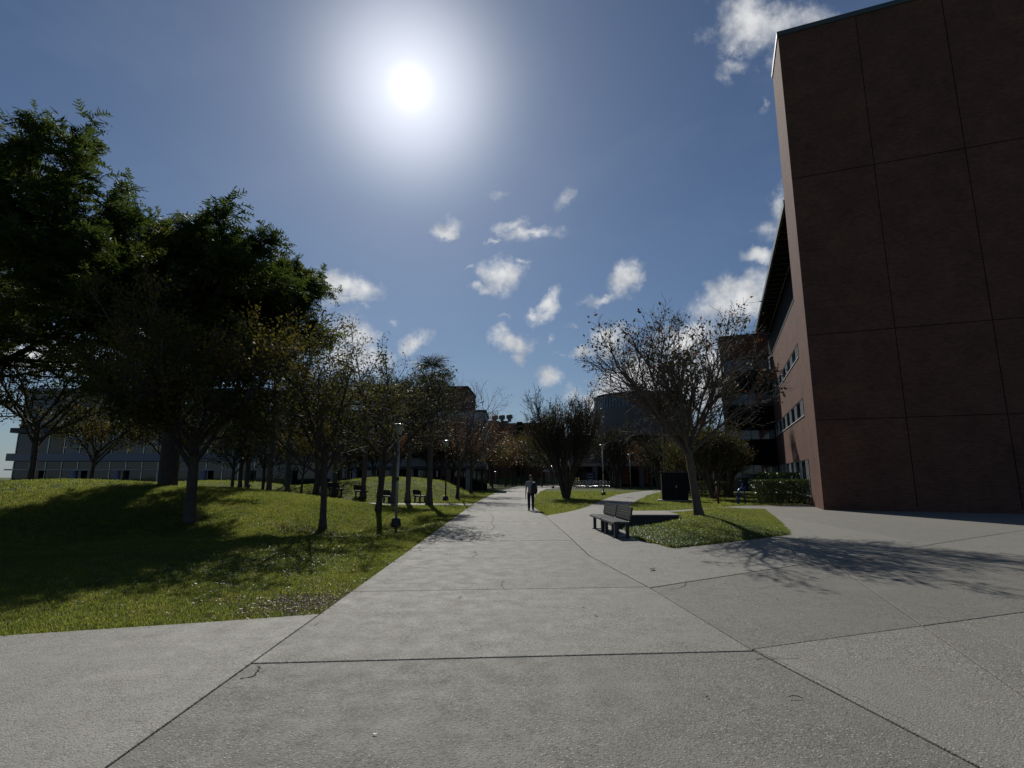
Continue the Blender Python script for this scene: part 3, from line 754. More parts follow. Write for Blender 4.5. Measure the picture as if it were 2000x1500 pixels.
def tree_parts(t, br, leafmesh, bark, trunk_levels=0, extra=()):
    tr = [b for b in br if b[2] <= trunk_levels]; rest = [b for b in br if b[2] > trunk_levels]
    inst('trunk', tubes_mesh('trunk', tr, bark), t)
    if rest: inst('branches', tubes_mesh('branches', rest, bark), t)
    if leafmesh: inst('crown', leafmesh, t)
def flare(r, h=0.35):   # root flare profile
    return r
def make_tree(name, loc, label, cat, cfg, seed, H, r0, bark, leaf, size, per, tintf, group=None, lean=(0, 0), stems=1, keep=None, jit=.06, asp=.55, rz=0.0, stem_spread=.25, leaves=True):
    rng = random.Random(seed); rs_ = np.random.RandomState(seed); br = []; tips = []
    t = empty(name, loc, rz, label, cat, group)
    for s_ in range(stems):
        a = s_*2*PI/stems+rng.random(); b0 = Vector((math.cos(a), math.sin(a), 0))*(stem_spread*.3 if stems > 1 else 0)
        d0 = Vector((lean[0]+(math.cos(a)*stem_spread if stems > 1 else 0), lean[1]+(math.sin(a)*stem_spread if stems > 1 else 0), 1)).normalized()
        grow(b0+Vector((0, 0, -.08)), d0, H*cfg['trunk'], r0*(1 if stems == 1 else rng.uniform(.6, 1)), 0, cfg, br, tips, rng)
    for b in br:     # widen the foot
        if b[2] == 0: b[1][0] *= 1.45; b[1][1] *= 1.06
    lm = None
    if leaves:
        C, D = tip_sites(tips, per, rs_, jit, keep)
        if len(C): lm = leaf_quads('crown', C, D, size, leaf, rs_, tintf(C, rs_), asp)
    tree_parts(t, br, lm, bark)
    return t
def tint_rand(lo=0, hi=1): return lambda C, r: (lo+(hi-lo)*(.5*r.rand(len(C))+.5*(.5+.5*np.sin(C[:, 0]*1.7+C[:, 1]*2.3+C[:, 2]*1.9))))

# --- bare crape myrtle on the island
cfg_bare = dict(trunk=.365, seg=[6, 7, 6, 5, 4], wig=[.03, .07, .09, .12, .14], grav=[.0, .30, .25, .2, .15], taper=[.8, .45, .4, .4, .5], n=[13, 7, 7, 6], start=[.78, .18, .15, .15], ang=[43, 33, 36, 42], ratio=[1.56, .57, .56, .6], rr=[.42, .55, .5, .55], fall=.2, rmin=.0055)
bt = ground_hit(1366, 1013)
bt = (6.62, 19.3, float(island_h(np.array(6.62), np.array(19.3)))-.02)
def keep_top(q, r): return q.z > 5.1+1.2*math.sin(q.x*1.9+.4) and r.rand() < (.20+.5*(math.sin(q.x*3+q.y*2) > .2))*.55
bare = make_tree('crape_myrtle', bt, 'bare crape myrtle with few orange leaves on the grass bed by the bench', 'tree', cfg_bare, 12, 7.6, .15, M_bark2, M_crp, .13, 4, tint_rand(.1, 1.0), lean=(-.12, 0), keep=keep_top, jit=.10, asp=.5)
# seed clusters on the twig ends
rng = random.Random(3); rs_ = np.random.RandomState(3)
tw = [o for o in bare.children if o.name.startswith('branches')][0]
vv = np.empty(len(tw.data.vertices)*3, np.float32); tw.data.vertices.foreach_get('co', vv); vv = vv.reshape(-1, 3)
cx_ = vv[:, :2]-vv[:, :2].mean(0); rad_ = np.hypot(cx_[:, 0], cx_[:, 1])+(vv[:, 2]-4)*.5; sel = np.where(rad_ > np.percentile(rad_, 72))[0]; sel = rs_.choice(sel, 330)
C = np.repeat(vv[sel], 6, 0)+rs_.normal(0, .07, (len(sel)*6, 3))
sm = leaf_quads('seed_clusters', C, rs_.normal(0, 1, C.shape), .055, M_bark, rs_, np.zeros(len(C)), 1.0)
sco = inst('seed_clusters', sm, bare)

# --- sparse deciduous tree left of the path and its neighbours
cfg_dec = dict(trunk=.30, seg=[6, 7, 6, 5, 4], wig=[.03, .09, .12, .14, .16], grav=[0, .28, .18, .1, .05], taper=[.8, .35, .35, .4, .5], n=[9, 7, 6, 5], start=[.55, .2, .15, .15], ang=[52, 42, 45, 48], ratio=[1.45, .55, .55, .55], rr=[.5, .55, .5, .5], fall=.3, rmin=.006)
g = ground_hit(630, 1034)
make_tree('deciduous_tree', g, 'dark trunked tree with thin yellowing leaves, nearest one on the left lawn', 'tree', cfg_dec, 21, 9.9, .11, M_bark, M_yel, .085, 5, tint_rand(.05, .9), lean=(.01, 0), jit=.11)
g = ground_hit(738, 999)
make_tree('deciduous_tree', g, 'leaning sparse tree just left of the tall pale lamp post', 'tree', cfg_dec, 35, 12.6, .12, M_bark, M_drk, .09, 4, tint_rand(.1, 1.0), lean=(.13, -.07), jit=.12)
# front left yellow tree, trunk out past the left edge
make_tree('deciduous_tree', (-10.1, 17.2, hz_(-10.1, 17.2)), 'broad tree with dense yellow brown leaves at the left edge', 'tree', cfg_dec, 44, 10.2, .17, M_bark, M_yel, .095, 13, tint_rand(.2, 1.0), jit=.13)

# --- feathery leaved giant
def frond_mesh(name, L, n, mat, seed):
    r = np.random.RandomState(seed); V = []; Fq = []; T = []
    for i in range(n):
        t = (i+.5)/n; p = np.array([.05*math.sin(t*4), L*t, -.30*L*t*t+0.02]); wl0 = L*.34*math.sin(PI*(.12+.85*t))+.03
        for s_ in (-1, 1):
            wl = wl0*r.uniform(.55, 1.25); dv = np.array([s_*wl, wl*r.uniform(.2, .9), -wl*r.uniform(-.1, .55)]); w_ = L/n*r.uniform(.55, .95); k = len(V)
            V += [p-np.array([0, w_*.5, 0]), p+np.array([0, w_*.5, 0]), p+dv+np.array([0, w_*.25, 0]), p+dv-np.array([0, w_*.1, 0])]
            Fq.append((k, k+1, k+2, k+3)); T.append(r.rand())
    k = len(V); V += [np.array([-.006, 0, 0]), np.array([.006, 0, 0]), np.array([.002, L, -.27*L]), np.array([-.002, L, -.27*L])]; Fq.append((k, k+1, k+2, k+3)); T.append(0)
    return np.array(V), np.array(Fq), np.array(T)
def fronds_mesh(name, C, D, mat, rs_, L=.75, n=9, tint=None):
    VV = []; FF = []; TT = []; base = 0
    for q in range(6):      # six different fronds
        v, f, tt = frond_mesh(name, 1.0, n, mat, q+1); sel = np.arange(q, len(C), 6); c = C[sel]; N = len(c)
        y = D[sel]/np.linalg.norm(D[sel], axis=1)[:, None]; up = np.array([0, 0, 1.])+rs_.normal(0, .45, (N, 3)); x = np.cross(y, up); x /= np.linalg.norm(x, axis=1)[:, None]+1e-6; z = np.cross(x, y)
        s_ = L*rs_.uniform(.45, 1.2, N)[:, None, None]
        VV.append((c[:, None, :]+(v[None, :, 0:1]*x[:, None, :]+v[None, :, 1:2]*y[:, None, :]+v[None, :, 2:3]*z[:, None, :])*s_).reshape(-1, 3))
        FF.append((f[None]+(np.arange(N)*len(v))[:, None, None]).reshape(-1, 4)+base); base += N*len(v)
        TT.append(np.clip(.35*tt[None, :]+.65*(tint[sel][:, None]), 0, 1).ravel())
    return mesh_np(name, np.concatenate(VV), np.concatenate(FF), mat, np.concatenate(TT))
cfg_big = dict(trunk=.30, seg=[6, 8, 7, 6], wig=[.03, .08, .1, .12], grav=[0, .35, .22, .12], taper=[.85, .4, .35, .4], n=[13, 9, 8], start=[.60, .2, .15], ang=[54, 46, 48], ratio=[1.55, .50, .48], rr=[.5, .5, .5], fall=.3, rmin=.012)
def big_tree(loc, H, seed, label, per=24):
    rng = random.Random(seed); rs_ = np.random.RandomState(seed); br = []; tips = []
    t = empty('feathery_tree', loc, 0, label, 'tree')
    grow(Vector((0, 0, -.1)), Vector((.03, 0, 1)), H*.34, H*.022, 0, cfg_big, br, tips, rng)
    C, D = tip_sites(tips, per, rs_, .16); D = D*.7+rs_.normal(0, .8, C.shape)*np.array([1, 1, .5])+np.array([0, 0, .05])
    tint = .5+.5*np.sin(C[:, 0]*.9+1)*np.sin(C[:, 2]*1.1)*np.cos(C[:, 1]*.8)
    tree_parts(t, br, fronds_mesh('crown', C, D, M_jac, rs_, .62, 6, tint), M_bark)
    return t
big_tree((-15.0, 23.6, hz_(-15.0, 23.6)), 18.2, 61, 'tallest tree, with dense feathery foliage, behind the left mound')
big_tree((-30.5, 27.0, hz_(-30, 27)), 20.0, 62, 'second feathery tree farther out to the left', 9)

# --- path-side small trees with turning leaves
cfg_sm = dict(trunk=.34, seg=[5, 6, 5, 4], wig=[.03, .08, .11, .14], grav=[0, .35, .2, .1], taper=[.8, .4, .4, .5], n=[8, 7, 7], start=[.6, .2, .15], ang=[44, 40, 42], ratio=[1.35, .55, .55], rr=[.5, .5, .5], fall=.3, rmin=.009)
g = ground_hit(893, 975)
make_tree('bare_tree', g, 'upswept leafless tree beside the path, rising above the rusty trees', 'tree', dict(cfg_bare, trunk=.34, n=[9, 6, 6, 5], ratio=[1.85, .56, .55, .6]), 71, 8.4, .13, M_bark, M_org, .09, 2, tint_rand(0, .8), keep=lambda q, r: q.z < 4.2 and r.rand() < .8, jit=.12, lean=(.06, 0))
GP = 'small rusty leaved trees lining the left path edge'
protoA = make_tree('rusty_tree', ground_hit(920, 965), 'rusty leaved tree by the path, first beyond the bare tree', 'tree', cfg_sm, 81, 9.4, .12, M_bark, M_org, .12, 12, tint_rand(0, 1), GP, jit=.14)
protoB = make_tree('rusty_tree', ground_hit(941, 957.5), 'rusty leaved tree by the path, second beyond the bare tree', 'tree', cfg_sm, 82, 9.8, .12, M_bark, M_yel, .13, 12, tint_rand(.2, 1), GP, jit=.15)
protoC = make_tree('dark_tree', (-9.5, 60.5, hz_(-9.5, 60.5)), 'dark green tree behind the second mound near the brick block', 'tree', cfg_sm, 83, 12.5, .17, M_bark, M_drk, .15, 12, tint_rand(0, 1), jit=.2)
def cp(proto, loc, label, sc=1.0, rz=0.0, group=None, name=None):
    c = copy_tree(proto); c.location = loc; c.scale = (sc,)*3; c.rotation_euler = (0, 0, rz); c['label'] = label
    if name: c.name = name
    if group: c['group'] = group
    elif 'group' in c: del c['group']
    return c
def gxy(px, dist): r = ray(px, 930); x = r[0]/r[1]*dist; return (x, dist, hz_(x, dist))
for i, (px, py, s_, l) in enumerate(((962, 953, 1.0, 'third'), (987, 950.5, 1.05, 'fourth'), (1001, 948.5, 1.0, 'fifth'), (1006.5, 948, 1.15, 'sixth'))):
    cp((protoB, protoA)[i % 2], ground_hit(px, py), 'rusty leaved tree by the path, %s beyond the bare tree' % l, s_, 1.3*i+.4, GP)
cp(protoC, gxy(1058, 88), 'dark tree on the far lawn right of the walking man', .8, 2.0)
GB = 'trees massed at the far end of the path'
for i, (px, dd, s_, pr) in enumerate(((940, 84, 1.1, 1), (958, 96, 1.25, 0), (972, 110, 1.4, 1), (990, 104, 1.35, 0), (1004, 118, 1.3, 1), (1018, 108, 1.25, 0), (1030, 118, 1.4, 1), (1046, 104, 1.15, 2), (1062, 112, 1.1, 2), (1078, 104, 1.1, 0), (925, 78, 1.0, 2), (905, 72, 1.0, 0), (1095, 120, 1.2, 2))):
    cp((protoA, protoB, protoC)[pr], gxy(px, dd), ('rusty brown tree', 'yellowing tree', 'dark green tree')[pr]+' in the mass of trees closing the far end of the path', s_, i*1.7, ('rusty trees massed', 'yellowing trees massed', 'dark trees massed')[pr]+' at the far end of the path', 'distant_tree')
GD = 'leafy trees before the left building'
for i, (px, dd, s_, pr, l) in enumerate(((470, 45, .95, 2, 'dark tree before the glass building, close to the left frame edge'), (560, 50, 1.0, 2, 'dark tree before the glass building, behind the fat trunks'), (625, 43, .9, 1, 'yellowing tree behind the nearest lawn tree'),
                                         (680, 56, 1.0, 2, 'dark tree behind the second mound, left of the palms'), (730, 60, 1.05, 1, 'yellowing tree behind the second mound, mid way'), (775, 57, 1.0, 0, 'rusty tree behind the tall pale lamp post'),
                                         (862, 58, 1.1, 0, 'rusty tree between the tall palm and the black lamp'), (845, 66, .95, 2, 'dark tree close to the white facade'), (885, 60, 1.0, 1, 'yellowing tree behind the bare tree'), (455, 39, .72, 2, 'low crowned dark tree just beyond the near mound crest, left photo edge'), (515, 42, .75, 2, 'low crowned dark tree between the slim palm and the fat palm trunks'), (590, 39, .70, 1, 'low yellowing tree just left of the nearest lawn tree'), (665, 47, .75, 2, 'low dark tree at the left end of the second mound'), (700, 60, .9, 1, 'yellowing tree before the white colonnade, left part'), (330, 42, 1.0, 2, 'dark tree out past the left mound'), (180, 38, 1.1, 1, 'yellow tree far out on the left'), (60, 30, 1.0, 2, 'dark tree at the far left side'))):
    cp((protoA, protoB, protoC)[pr], gxy(px, dd), l, s_, i*2.1, GD, 'leafy_tree')

# --- bushy multi-stem crape myrtles on the right
cfg_bush = dict(trunk=.50, seg=[7, 6, 5, 4], wig=[.04, .07, .1, .12], grav=[.25, .6, .55, .4], taper=[.4, .4, .4, .5], n=[7, 7, 6], start=[.30, .15, .1], ang=[26, 26, 22], ratio=[.60, .62, .85], rr=[.5, .5, .5], fall=.25, rmin=.009)
g = ground_hit(1106, 974)
b1 = make_tree('crape_myrtle', g, 'bushy dark myrtle with several stems on the lawn right of the walking man', 'tree', cfg_bush, 91, 10.6, .16, M_bark, M_bsh, .11, 6, tint_rand(0, 1), stems=8, stem_spread=.30, jit=.07)
g = ground_hit(1203, 953)
cfg_vase = dict(cfg_bare, trunk=.42, n=[7, 6, 6], seg=[6, 6, 5, 4], wig=[.05, .07, .1, .12], grav=[.2, .3, .3, .2], taper=[.5, .4, .4, .5], start=[.35, .2, .2], ang=[34, 34, 38], ratio=[.8, .6, .55], rr=[.5, .5, .5], rmin=.01)
b2 = make_tree('crape_myrtle', g, 'vase shaped myrtle with half shed leaves by the bicycle rack', 'tree', cfg_vase, 92, 13.5, .32, M_bark, M_drk, .16, 3, tint_rand(0, 1), stems=5, stem_spread=.45, jit=.15)
b3 = make_tree('crape_myrtle', gxy(1392, 41.5), 'cluster of slender pale stems behind the red brown post', 'tree', cfg_vase, 93, 8.2, .13, M_bark2, M_yel, .13, 4, tint_rand(0, .8), stems=7, stem_spread=.30, jit=.14)
cp(b3, gxy(1418, 47), 'cluster of slender stems in front of the dark stair wing', .9, 2.2)
cp(b3, gxy(1345, 52), 'cluster of slender stems behind the black kiosk', .95, 4.2)
cp(b2, gxy(1290, 68), 'sparse myrtle in front of the curved hall, behind the far lamp', .75, 2.6)
cp(protoC, gxy(1400, 60), 'dark round tree left of the stair wing', 1.05, 1.1)
cp(protoC, gxy(1330, 64), 'dark tree in front of the curved hall', .85, 3.1)
cp(protoA, gxy(1270, 72), 'rusty tree in front of the curved hall columns', .9, 3.1)

# --- palms
def fan_frond(L, seed):
    r = np.random.RandomState(seed); V = []; Fq = []; T = []; n = 22; st = .42*L
    V += [(-.012, 0, 0), (.012, 0, 0), (.008, st, .10*L), (-.008, st, .10*L)]; Fq.append((0, 1, 2, 3)); T.append(0)
    for i in range(n):
        a = (i/(n-1)-.5)*3.9; l = (L-st)*(1-.25*abs(a)/1.95)*r.uniform(.9, 1.05); dx, dy = math.sin(a), math.cos(a); w_ = .022; px_, py_ = dy*w_, -dx*w_
        m = (dx*l*.55, st+dy*l*.55, .10*L-.06*L); e = (dx*l, st+dy*l, .10*L-.36*L*r.uniform(.7, 1.2)); k = len(V)
        V += [(0, st, .10*L), (m[0]+px_, m[1]+py_, m[2]), e, (m[0]-px_, m[1]-py_, m[2])]; Fq.append((k, k+1, k+2, k+3)); T.append(r.rand())
    return mesh_np('frond', V, Fq, M_palm, T)
FR = [fan_frond(1.75, s) for s in range(3)]
def palm(loc, H, label, group, lean=0.0, seed=0):
    rng = random.Random(seed); t = empty('sabal_palm', loc, rng.random()*6, label, 'palm tree', group)
    n = 14; pts = [(lean*.4*(i/n)**1.3, 0, H*i/n-.1) for i in range(n+1)]; rad = [(.27 if i == 0 else .21 if i == 1 else .165+.012*math.sin(i*2.3)) for i in range(n+1)]
    MB().tube(pts, rad, 10).build('trunk', M_bark3, t, smooth=True)
    top = Vector(pts[-1])
    b_ = MB(); b_.tube([(top.x, 0, H-.9), (top.x, 0, H-.4), (top.x, 0, H+.05)], [.17, .27, .16], 9).build('boot_collar', M_bark3, t)
    for i in range(27):
        a = i*GA; e = math.radians(78-118*(i/26)**.9+rng.uniform(-8, 8)); s_ = rng.uniform(.85, 1.15)
        inst('frond', FR[i % 3], t, (top.x, 0, H-.1), (e, rng.uniform(-.3, .3), a), (s_,)*3)
    return t
GPm = 'sabal palms along the bench walk'
for i, (px, py, H, l) in enumerate(((838, 987, 8.0, 'tallest visible palm, right of the L shaped bench'), (796, 983, 6.6, 'palm trunk between the tall pale lamp and the bench'), (768, 984, 7.0, 'leaning palm trunk behind the tall pale lamp'),
                                    (742, 970, 6.8, 'palm behind the leaning sparse tree'), (709, 974, 7.0, 'palm rising beside the dark bench on the mound walk'), (653, 966, 7.0, 'palm left of the small dark bench'), (617, 963, 7.2, 'palm beside the nearest lawn tree'))):
    gx = ground_hit(px, py)
    if py > 980: gx = gx
    palm(gx, H, l, GPm, lean=.5 if px == 768 else 0.1, seed=i)
for i, (px, dd, H, l) in enumerate(((527, 31.5, 8.0, 'thick palm trunk in front of the glass building, left one of two'), (563, 33.5, 8.0, 'thick palm trunk in front of the glass building, right one of two'), (483, 40, 7.5, 'slim palm trunk before the two storey glass front'), (1300, 60, 9.0, 'palm head showing behind the bare myrtle'), (1425, 44, 8.8, 'palm in front of the stair wing'))):
    palm(gxy(px, dd), H, l, GPm if px < 1000 else 'palms before the buildings on the right', seed=20+i)

# --- hedge
def hedge(name, p0, p1, w_, h, label, seed, mat=M_hedge, dens=900, size=.05):
    rs_ = np.random.RandomState(seed); p0 = Vector(p0); p1 = Vector(p1); L = (p1-p0).length; a = math.atan2(p1.y-p0.y, p1.x-p0.x)
    t = empty(name, ((p0.x+p1.x)/2, (p0.y+p1.y)/2, 0), a, label, 'hedge')
    # twiggy core
    core = MB(); nn = int(L/.35)
    for i in range(nn):
        x = -L/2+(i+.5)*L/nn
        for y in np.linspace(-w_/2+.1, w_/2-.1, 4): core.tube([(x, y, 0), (x+rs_.normal(0, .08), y+rs_.normal(0, .05), h*.5), (x+rs_.normal(0, .15), y+rs_.normal(0, .1), h*.92)], [.014, .010, .005], 4, False)
    core.build('stems', M_bark, t)
    area = 2*(L+w_)*h+L*w_; n = int(area*dens)
    # shell points over a rounded box, lumpy
    u = rs_.uniform(-1, 1, (n, 3)); ax = rs_.choice(3, n, p=np.array([w_*h, L*h, L*w_*1.2])/(w_*h+L*h+L*w_*1.2)); sg = rs_.choice([-1, 1], n); sg[ax == 2] = 1
    u[np.arange(n), ax] = sg
    lum = 1-.05*np.abs(np.sin(u[:, 0]*L*2.2)+np.cos(u[:, 1]*3+u[:, 2]*2.4+u[:, 0]*L*1.3))-.10*rs_.rand(n)**2*2
    rr = np.maximum(1, np.linalg.norm(u*np.array([.55, .62, .62]), axis=1)); u = u/rr[:, None]*lum[:, None]
    C = np.stack([u[:, 0]*L/2, u[:, 1]*w_/2, (u[:, 2]*.5+.5)*h], -1)
    D = C-np.array([0, 0, h*.5]); D = D/np.linalg.norm(D, axis=1)[:, None]+rs_.normal(0, .5, (n, 3))
    inst('foliage', leaf_quads('foliage', C, D, size, mat, rs_, rs_.rand(n), .6), t)
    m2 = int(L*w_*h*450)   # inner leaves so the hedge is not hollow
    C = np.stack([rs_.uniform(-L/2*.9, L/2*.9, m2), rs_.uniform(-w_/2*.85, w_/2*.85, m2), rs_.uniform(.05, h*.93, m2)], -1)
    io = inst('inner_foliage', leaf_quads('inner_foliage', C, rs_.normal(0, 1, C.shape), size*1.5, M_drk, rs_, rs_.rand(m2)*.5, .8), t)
    return t
hedge('clipped_hedge', (14.7, 33.6, 0), (24.5, 30.6, 0), 1.5, 1.5, 'dense clipped green hedge beside the blue pipe', 5)
hedge('clipped_hedge', (16.6, 36.9, 0), (26.0, 34.0, 0), 1.3, 1.95, 'taller lighter hedge showing over the clipped one, against the brick wall', 6, dens=500)
hedge('clipped_hedge', (13.6, 45.0, 0), (17.4, 44.0, 0), 1.2, 1.3, 'ragged dark shrub row behind the slender stems', 7, mat=M_drk, dens=500)
hedge('clipped_hedge', (-30, 60.0, 0), (-10.5, 63.0, 0), 1.0, 0.9, 'low hedge along the foot of the left building', 8, mat=M_drk, dens=220, size=.09)

# ------------------------------------------------------------------ brick building on the right
AZW = math.atan2(412, 1055.5)
ux, uy = math.sin(AZW), math.cos(AZW)
# local frame: x along the wall away from the camera, y to the LEFT of it (outward), z up
OX, OY = 19.5, 37.0
WALLA = math.atan2(uy, ux)
bb = empty('brick_building', (OX, OY, 0), WALLA, 'red brick building with ribbon windows, deep eave and a tall blank tower, right side', 'building')
S0, S1_ = -6.1, 12.0
bands = [(.55, 2.68), (5.27, 6.30), (8.83, 9.66)]
mb = MB(); z0 = -.3
cur = z0
for (a, b) in bands:
    if a > cur: mb.box((S0+S1_)/2, -.2, (cur+a)/2, S1_-S0, .4, a-cur)
    cur = b
mb.box((S0+S1_)/2, -.2, (cur+12.28)/2, S1_-S0, .4, 12.28-cur)
mb.build('wall', M_brick, bb)
SX = 31.0
MB().box((S0+SX)/2, -6.62, 6.0, SX-S0, 12.0, 12.0).build('inner_core', M_dark, bb)
MB().box((S0+S1_)/2, -.2, 12.32, S1_-S0, .46, .07).build('parapet_coping', M_roof, bb)
MB().box((S0+SX)/2, -6.6, 15.4, SX-S0, 10.0, 6.6).build('upper_wall', M_dark, bb)
def window_unit(par, x0, x1, za, zb, y=0.0, gm_=M_glass, fm=M_frame):
    """frame with its pane; local x span, z span; outward is +y"""
    fr = MB(); t_ = .04; dy = .03
    fr.box((x0+x1)/2, y-.015, za+t_/2, x1-x0, dy, t_).box((x0+x1)/2, y-.015, zb-t_/2, x1-x0, dy, t_)
    fr.box(x0+t_/2, y-.015, (za+zb)/2, t_, dy, zb-za-2*t_).box(x1-t_/2, y-.015, (za+zb)/2, t_, dy, zb-za-2*t_)
    f = fr.build('window', fm, par)
    MB().box((x0+x1)/2, y-.032, (za+zb)/2, x1-x0-2*t_, .02, zb-za-2*t_).build('pane', gm_, f)
    return f
for bi, (a, b) in enumerate(bands):
    x = S1_-.02; pat = [2.0, .45, .45]; k = 0
    while x > S0+.3:
        w_ = pat[k % 3]; x0 = max(S0+.02, x-w_); window_unit(bb, x0, x-.004, a+.004, b-.004, y=-.03, gm_=M_glassd); x = x0; k += 1
    MB().box((S0+S1_)/2, .02, a-.03, S1_-S0, .06, .05).build('sill', M_frame, bb)
x = S0+.1; k = 0
while x < SX-2.1:
    window_unit(bb, x, x+1.9, 13.0, 14.9, y=-1.50, gm_=M_glassd, fm=M_dframe); x += 2.0
# high eave, flush with the tower face, trusses on its underside
EZ = 18.60; EX0, EX1 = S0, SX
MB().box((EX0+EX1)/2, -3.3, EZ+.40, EX1-EX0, 6.6, .05).build('eave_deck', M_dark, bb)
MB().box((EX0+EX1)/2, .02, EZ+.20, EX1-EX0, .08, .42).build('fascia', M_roof, bb)
MB().box((EX0+EX1)/2, -.05, EZ-.02, EX1-EX0, .03, .03).build('drip_edge', M_steel, bb)
tr_me = MB().tube([(0, -1.55, EZ+.02), (0, -.06, EZ+.02)], .028, 5).tube([(0, -1.5, EZ+.02), (.6, -.75, EZ+.30), (1.2, -1.5, EZ+.02)], .018, 4).tube([(0, -.1, EZ+.04), (.6, -.75, EZ+.30), (1.2, -.1, EZ+.04)], .018, 4).mesh('truss', M_grey)
x = EX0+.5
while x < EX1-1.3: inst('truss', tr_me, bb, (x, 0, 0)); x += 1.25
lt = MB().box(0, 0, 0, .34, .05, .03).mesh('soffit_vent', M_frame)
x = EX0+.3
while x < EX1-.3: inst('soffit_vent', lt, bb, (x, -1.40, EZ+.0)); x += .55
# tall tower
tw_ = MB().box(-7.92, -6.0, 13.8, 3.60, 12.0, 28.0).build('tower', M_brick, bb)
MB().box(-7.92, -6.0, 27.85, 3.72, 12.12, .30).build('tower_coping', M_roof, bb)
for yy in (-4.0, -8.0): MB().box(-9.725, yy, 13.9, .012, .03, 27.4).build('control_joint', M_dark, bb)
for zz in (4.6, 9.2, 18.4): MB().box(-9.728, -6.0, zz, .02, 11.9, .03).build('shelf_joint', M_dark, bb)
# stair wing projecting to the left at the far end
wg = [(2.70, 5.05), (5.90, 8.30), (9.40, 11.50), (12.70, 14.85)]
for (a, b) in wg: MB().box(S1_+2.0, 2.05, (a+b)/2, 3.4, 4.1, b-a).build('spandrel', M_dark if b < 14 else M_brickf, bb)
MB().box(S1_+2.2, 2.05, 14.95, 3.9, 4.5, .12).build('wing_roof', M_roof, bb)
for (a, b) in ((.3, 2.70), (5.05, 5.90), (8.30, 9.40), (11.50, 12.70)):
    MB().box(S1_+2.2, 2.05, (a+b)/2, 2.7, 3.7, b-a-.01).build('recessed_core', M_dark, bb)
    y0 = .02
    for j in range(4):
        # panes face the camera side (local -x)
        yy0 = .05+j*1.0
        f = MB().box(S1_+.62, yy0, (a+b)/2, .06, .05, b-a).build('mullion', M_dframe, bb)
        MB().box(S1_+.64, yy0+.5, (a+b)/2, .02, .94, b-a-.02).build('pane', M_glassb if j != 1 else M_glass, bb)
    for j in range(3):
        MB().box(S1_+1.0+j*1.1, 4.0, (a+b)/2, .9, .02, b-a-.02).build('pane', M_glassb, bb)
MB().box(S1_+.5, 4.16, 7.5, .22, .2, 14.9).build('corner_pier', M_brick, bb)
# far part of the building behind the wing
MB().box(S1_+11.5, -.4, 6.0, 14.6, .4, 12.4).build('rear_wall', M_brickf, bb)

# ------------------------------------------------------------------ curved hall on the right
hall = empty('curved_hall', (22.6, 94.0, 0), 0, 'grey hall with a round drum top and columned glass base, behind the right lawn', 'building')
MB().lathe([(7.9, 12.9), (7.9, 15.2), (7.6, 15.25)], 64).build('upper_drum', M_glassb, hall)
MB().lathe([(8.75, 8.2), (8.75, 12.9), (7.9, 13.05)], 64).build('lower_drum', M_grey, hall, smooth=False)
MB().lathe([(7.98, 15.2), (7.98, 15.5), (7.5, 15.5)], 64).build('drum_coping', M_dark, hall)
for k in range(40):
    a = PI+PI*k/39*1.0; MB().box(7.94*math.cos(a), 7.94*math.sin(a), 14.05, .06, .06, 2.25, a).build('mullion', M_dframe, hall)
MB().box(5.0, 5.5, 6.0, 36.0, 16.0, 4.6).build('upper_storey', M_grey, hall)
MB().box(5.0, -1.7, 3.6, 37.0, 3.4, .5).build('canopy_beam', M_beige, hall)
MB().box(5.0, 4.0, 1.8, 35.0, 6.0, 3.7).build('inner_mass', M_dark, hall)
for k in range(10):
    x = -12.5+k*3.9; MB().box(x, -2.9, 1.7, .75, .75, 3.5).build('column', M_grey if k % 2 else M_beige, hall)
    if k < 9:
        for q in range(3):
            x0 = x+.45+q*1.02; f = MB().box(x0, .7, 1.8, .07, .08, 3.4).build('mullion', M_dframe, hall)
            for (za, zb) in ((.15, 1.3), (1.36, 2.4), (2.46, 3.4)): MB().box(x0+.51, .78, (za+zb)/2, .94, .02, zb-za).build('pane', M_glass, hall)
for k in range(12):
    x = -11.5+k*3.0; f = MB().box(x, -2.53, 6.2, 1.7, .05, 1.5).build('window', M_dframe, hall); MB().box(x, -2.57, 6.2, 1.55, .02, 1.35).build('pane', M_glassb, f)
MB().box(5, -2.6, 8.35, 36.4, .3, .3).build('parapet', M_dark, hall)
# banner by the bicycles
bn_ = empty('banner_sign', (12.1, 83.5, 0), 0, 'navy blue banner on posts by the hall entrance', 'sign')
MB().box(0, 0, 1.45, 1.5, .06, 1.7).build('panel', M_banner, bn_)
for s_ in (-.7, .7): MB().box(s_, .06, 1.2, .06, .06, 2.4).build('post', M_dframe, bn_)
for (zz, ww) in ((2.0, .8), (1.55, 1.0), (1.2, .7)): MB().box(0, -.036, zz, ww, .008, .06).build('printed_line', M_bwhite, bn_)
for px in (1125.5, 1130):
    b_ = gxy(px, 82); t = MB().lathe([(.11, 0), (.11, 1.35), (.08, 1.42), (.02, 1.45)], 12).build('bollard', M_yellow, None, smooth=True, loc=(b_[0], b_[1], 0))
    tag(t, ('left' if px < 1128 else 'right')+' one of the two yellow bollards behind the bicycle rack', 'bollard', 'yellow bollards behind the bicycles')

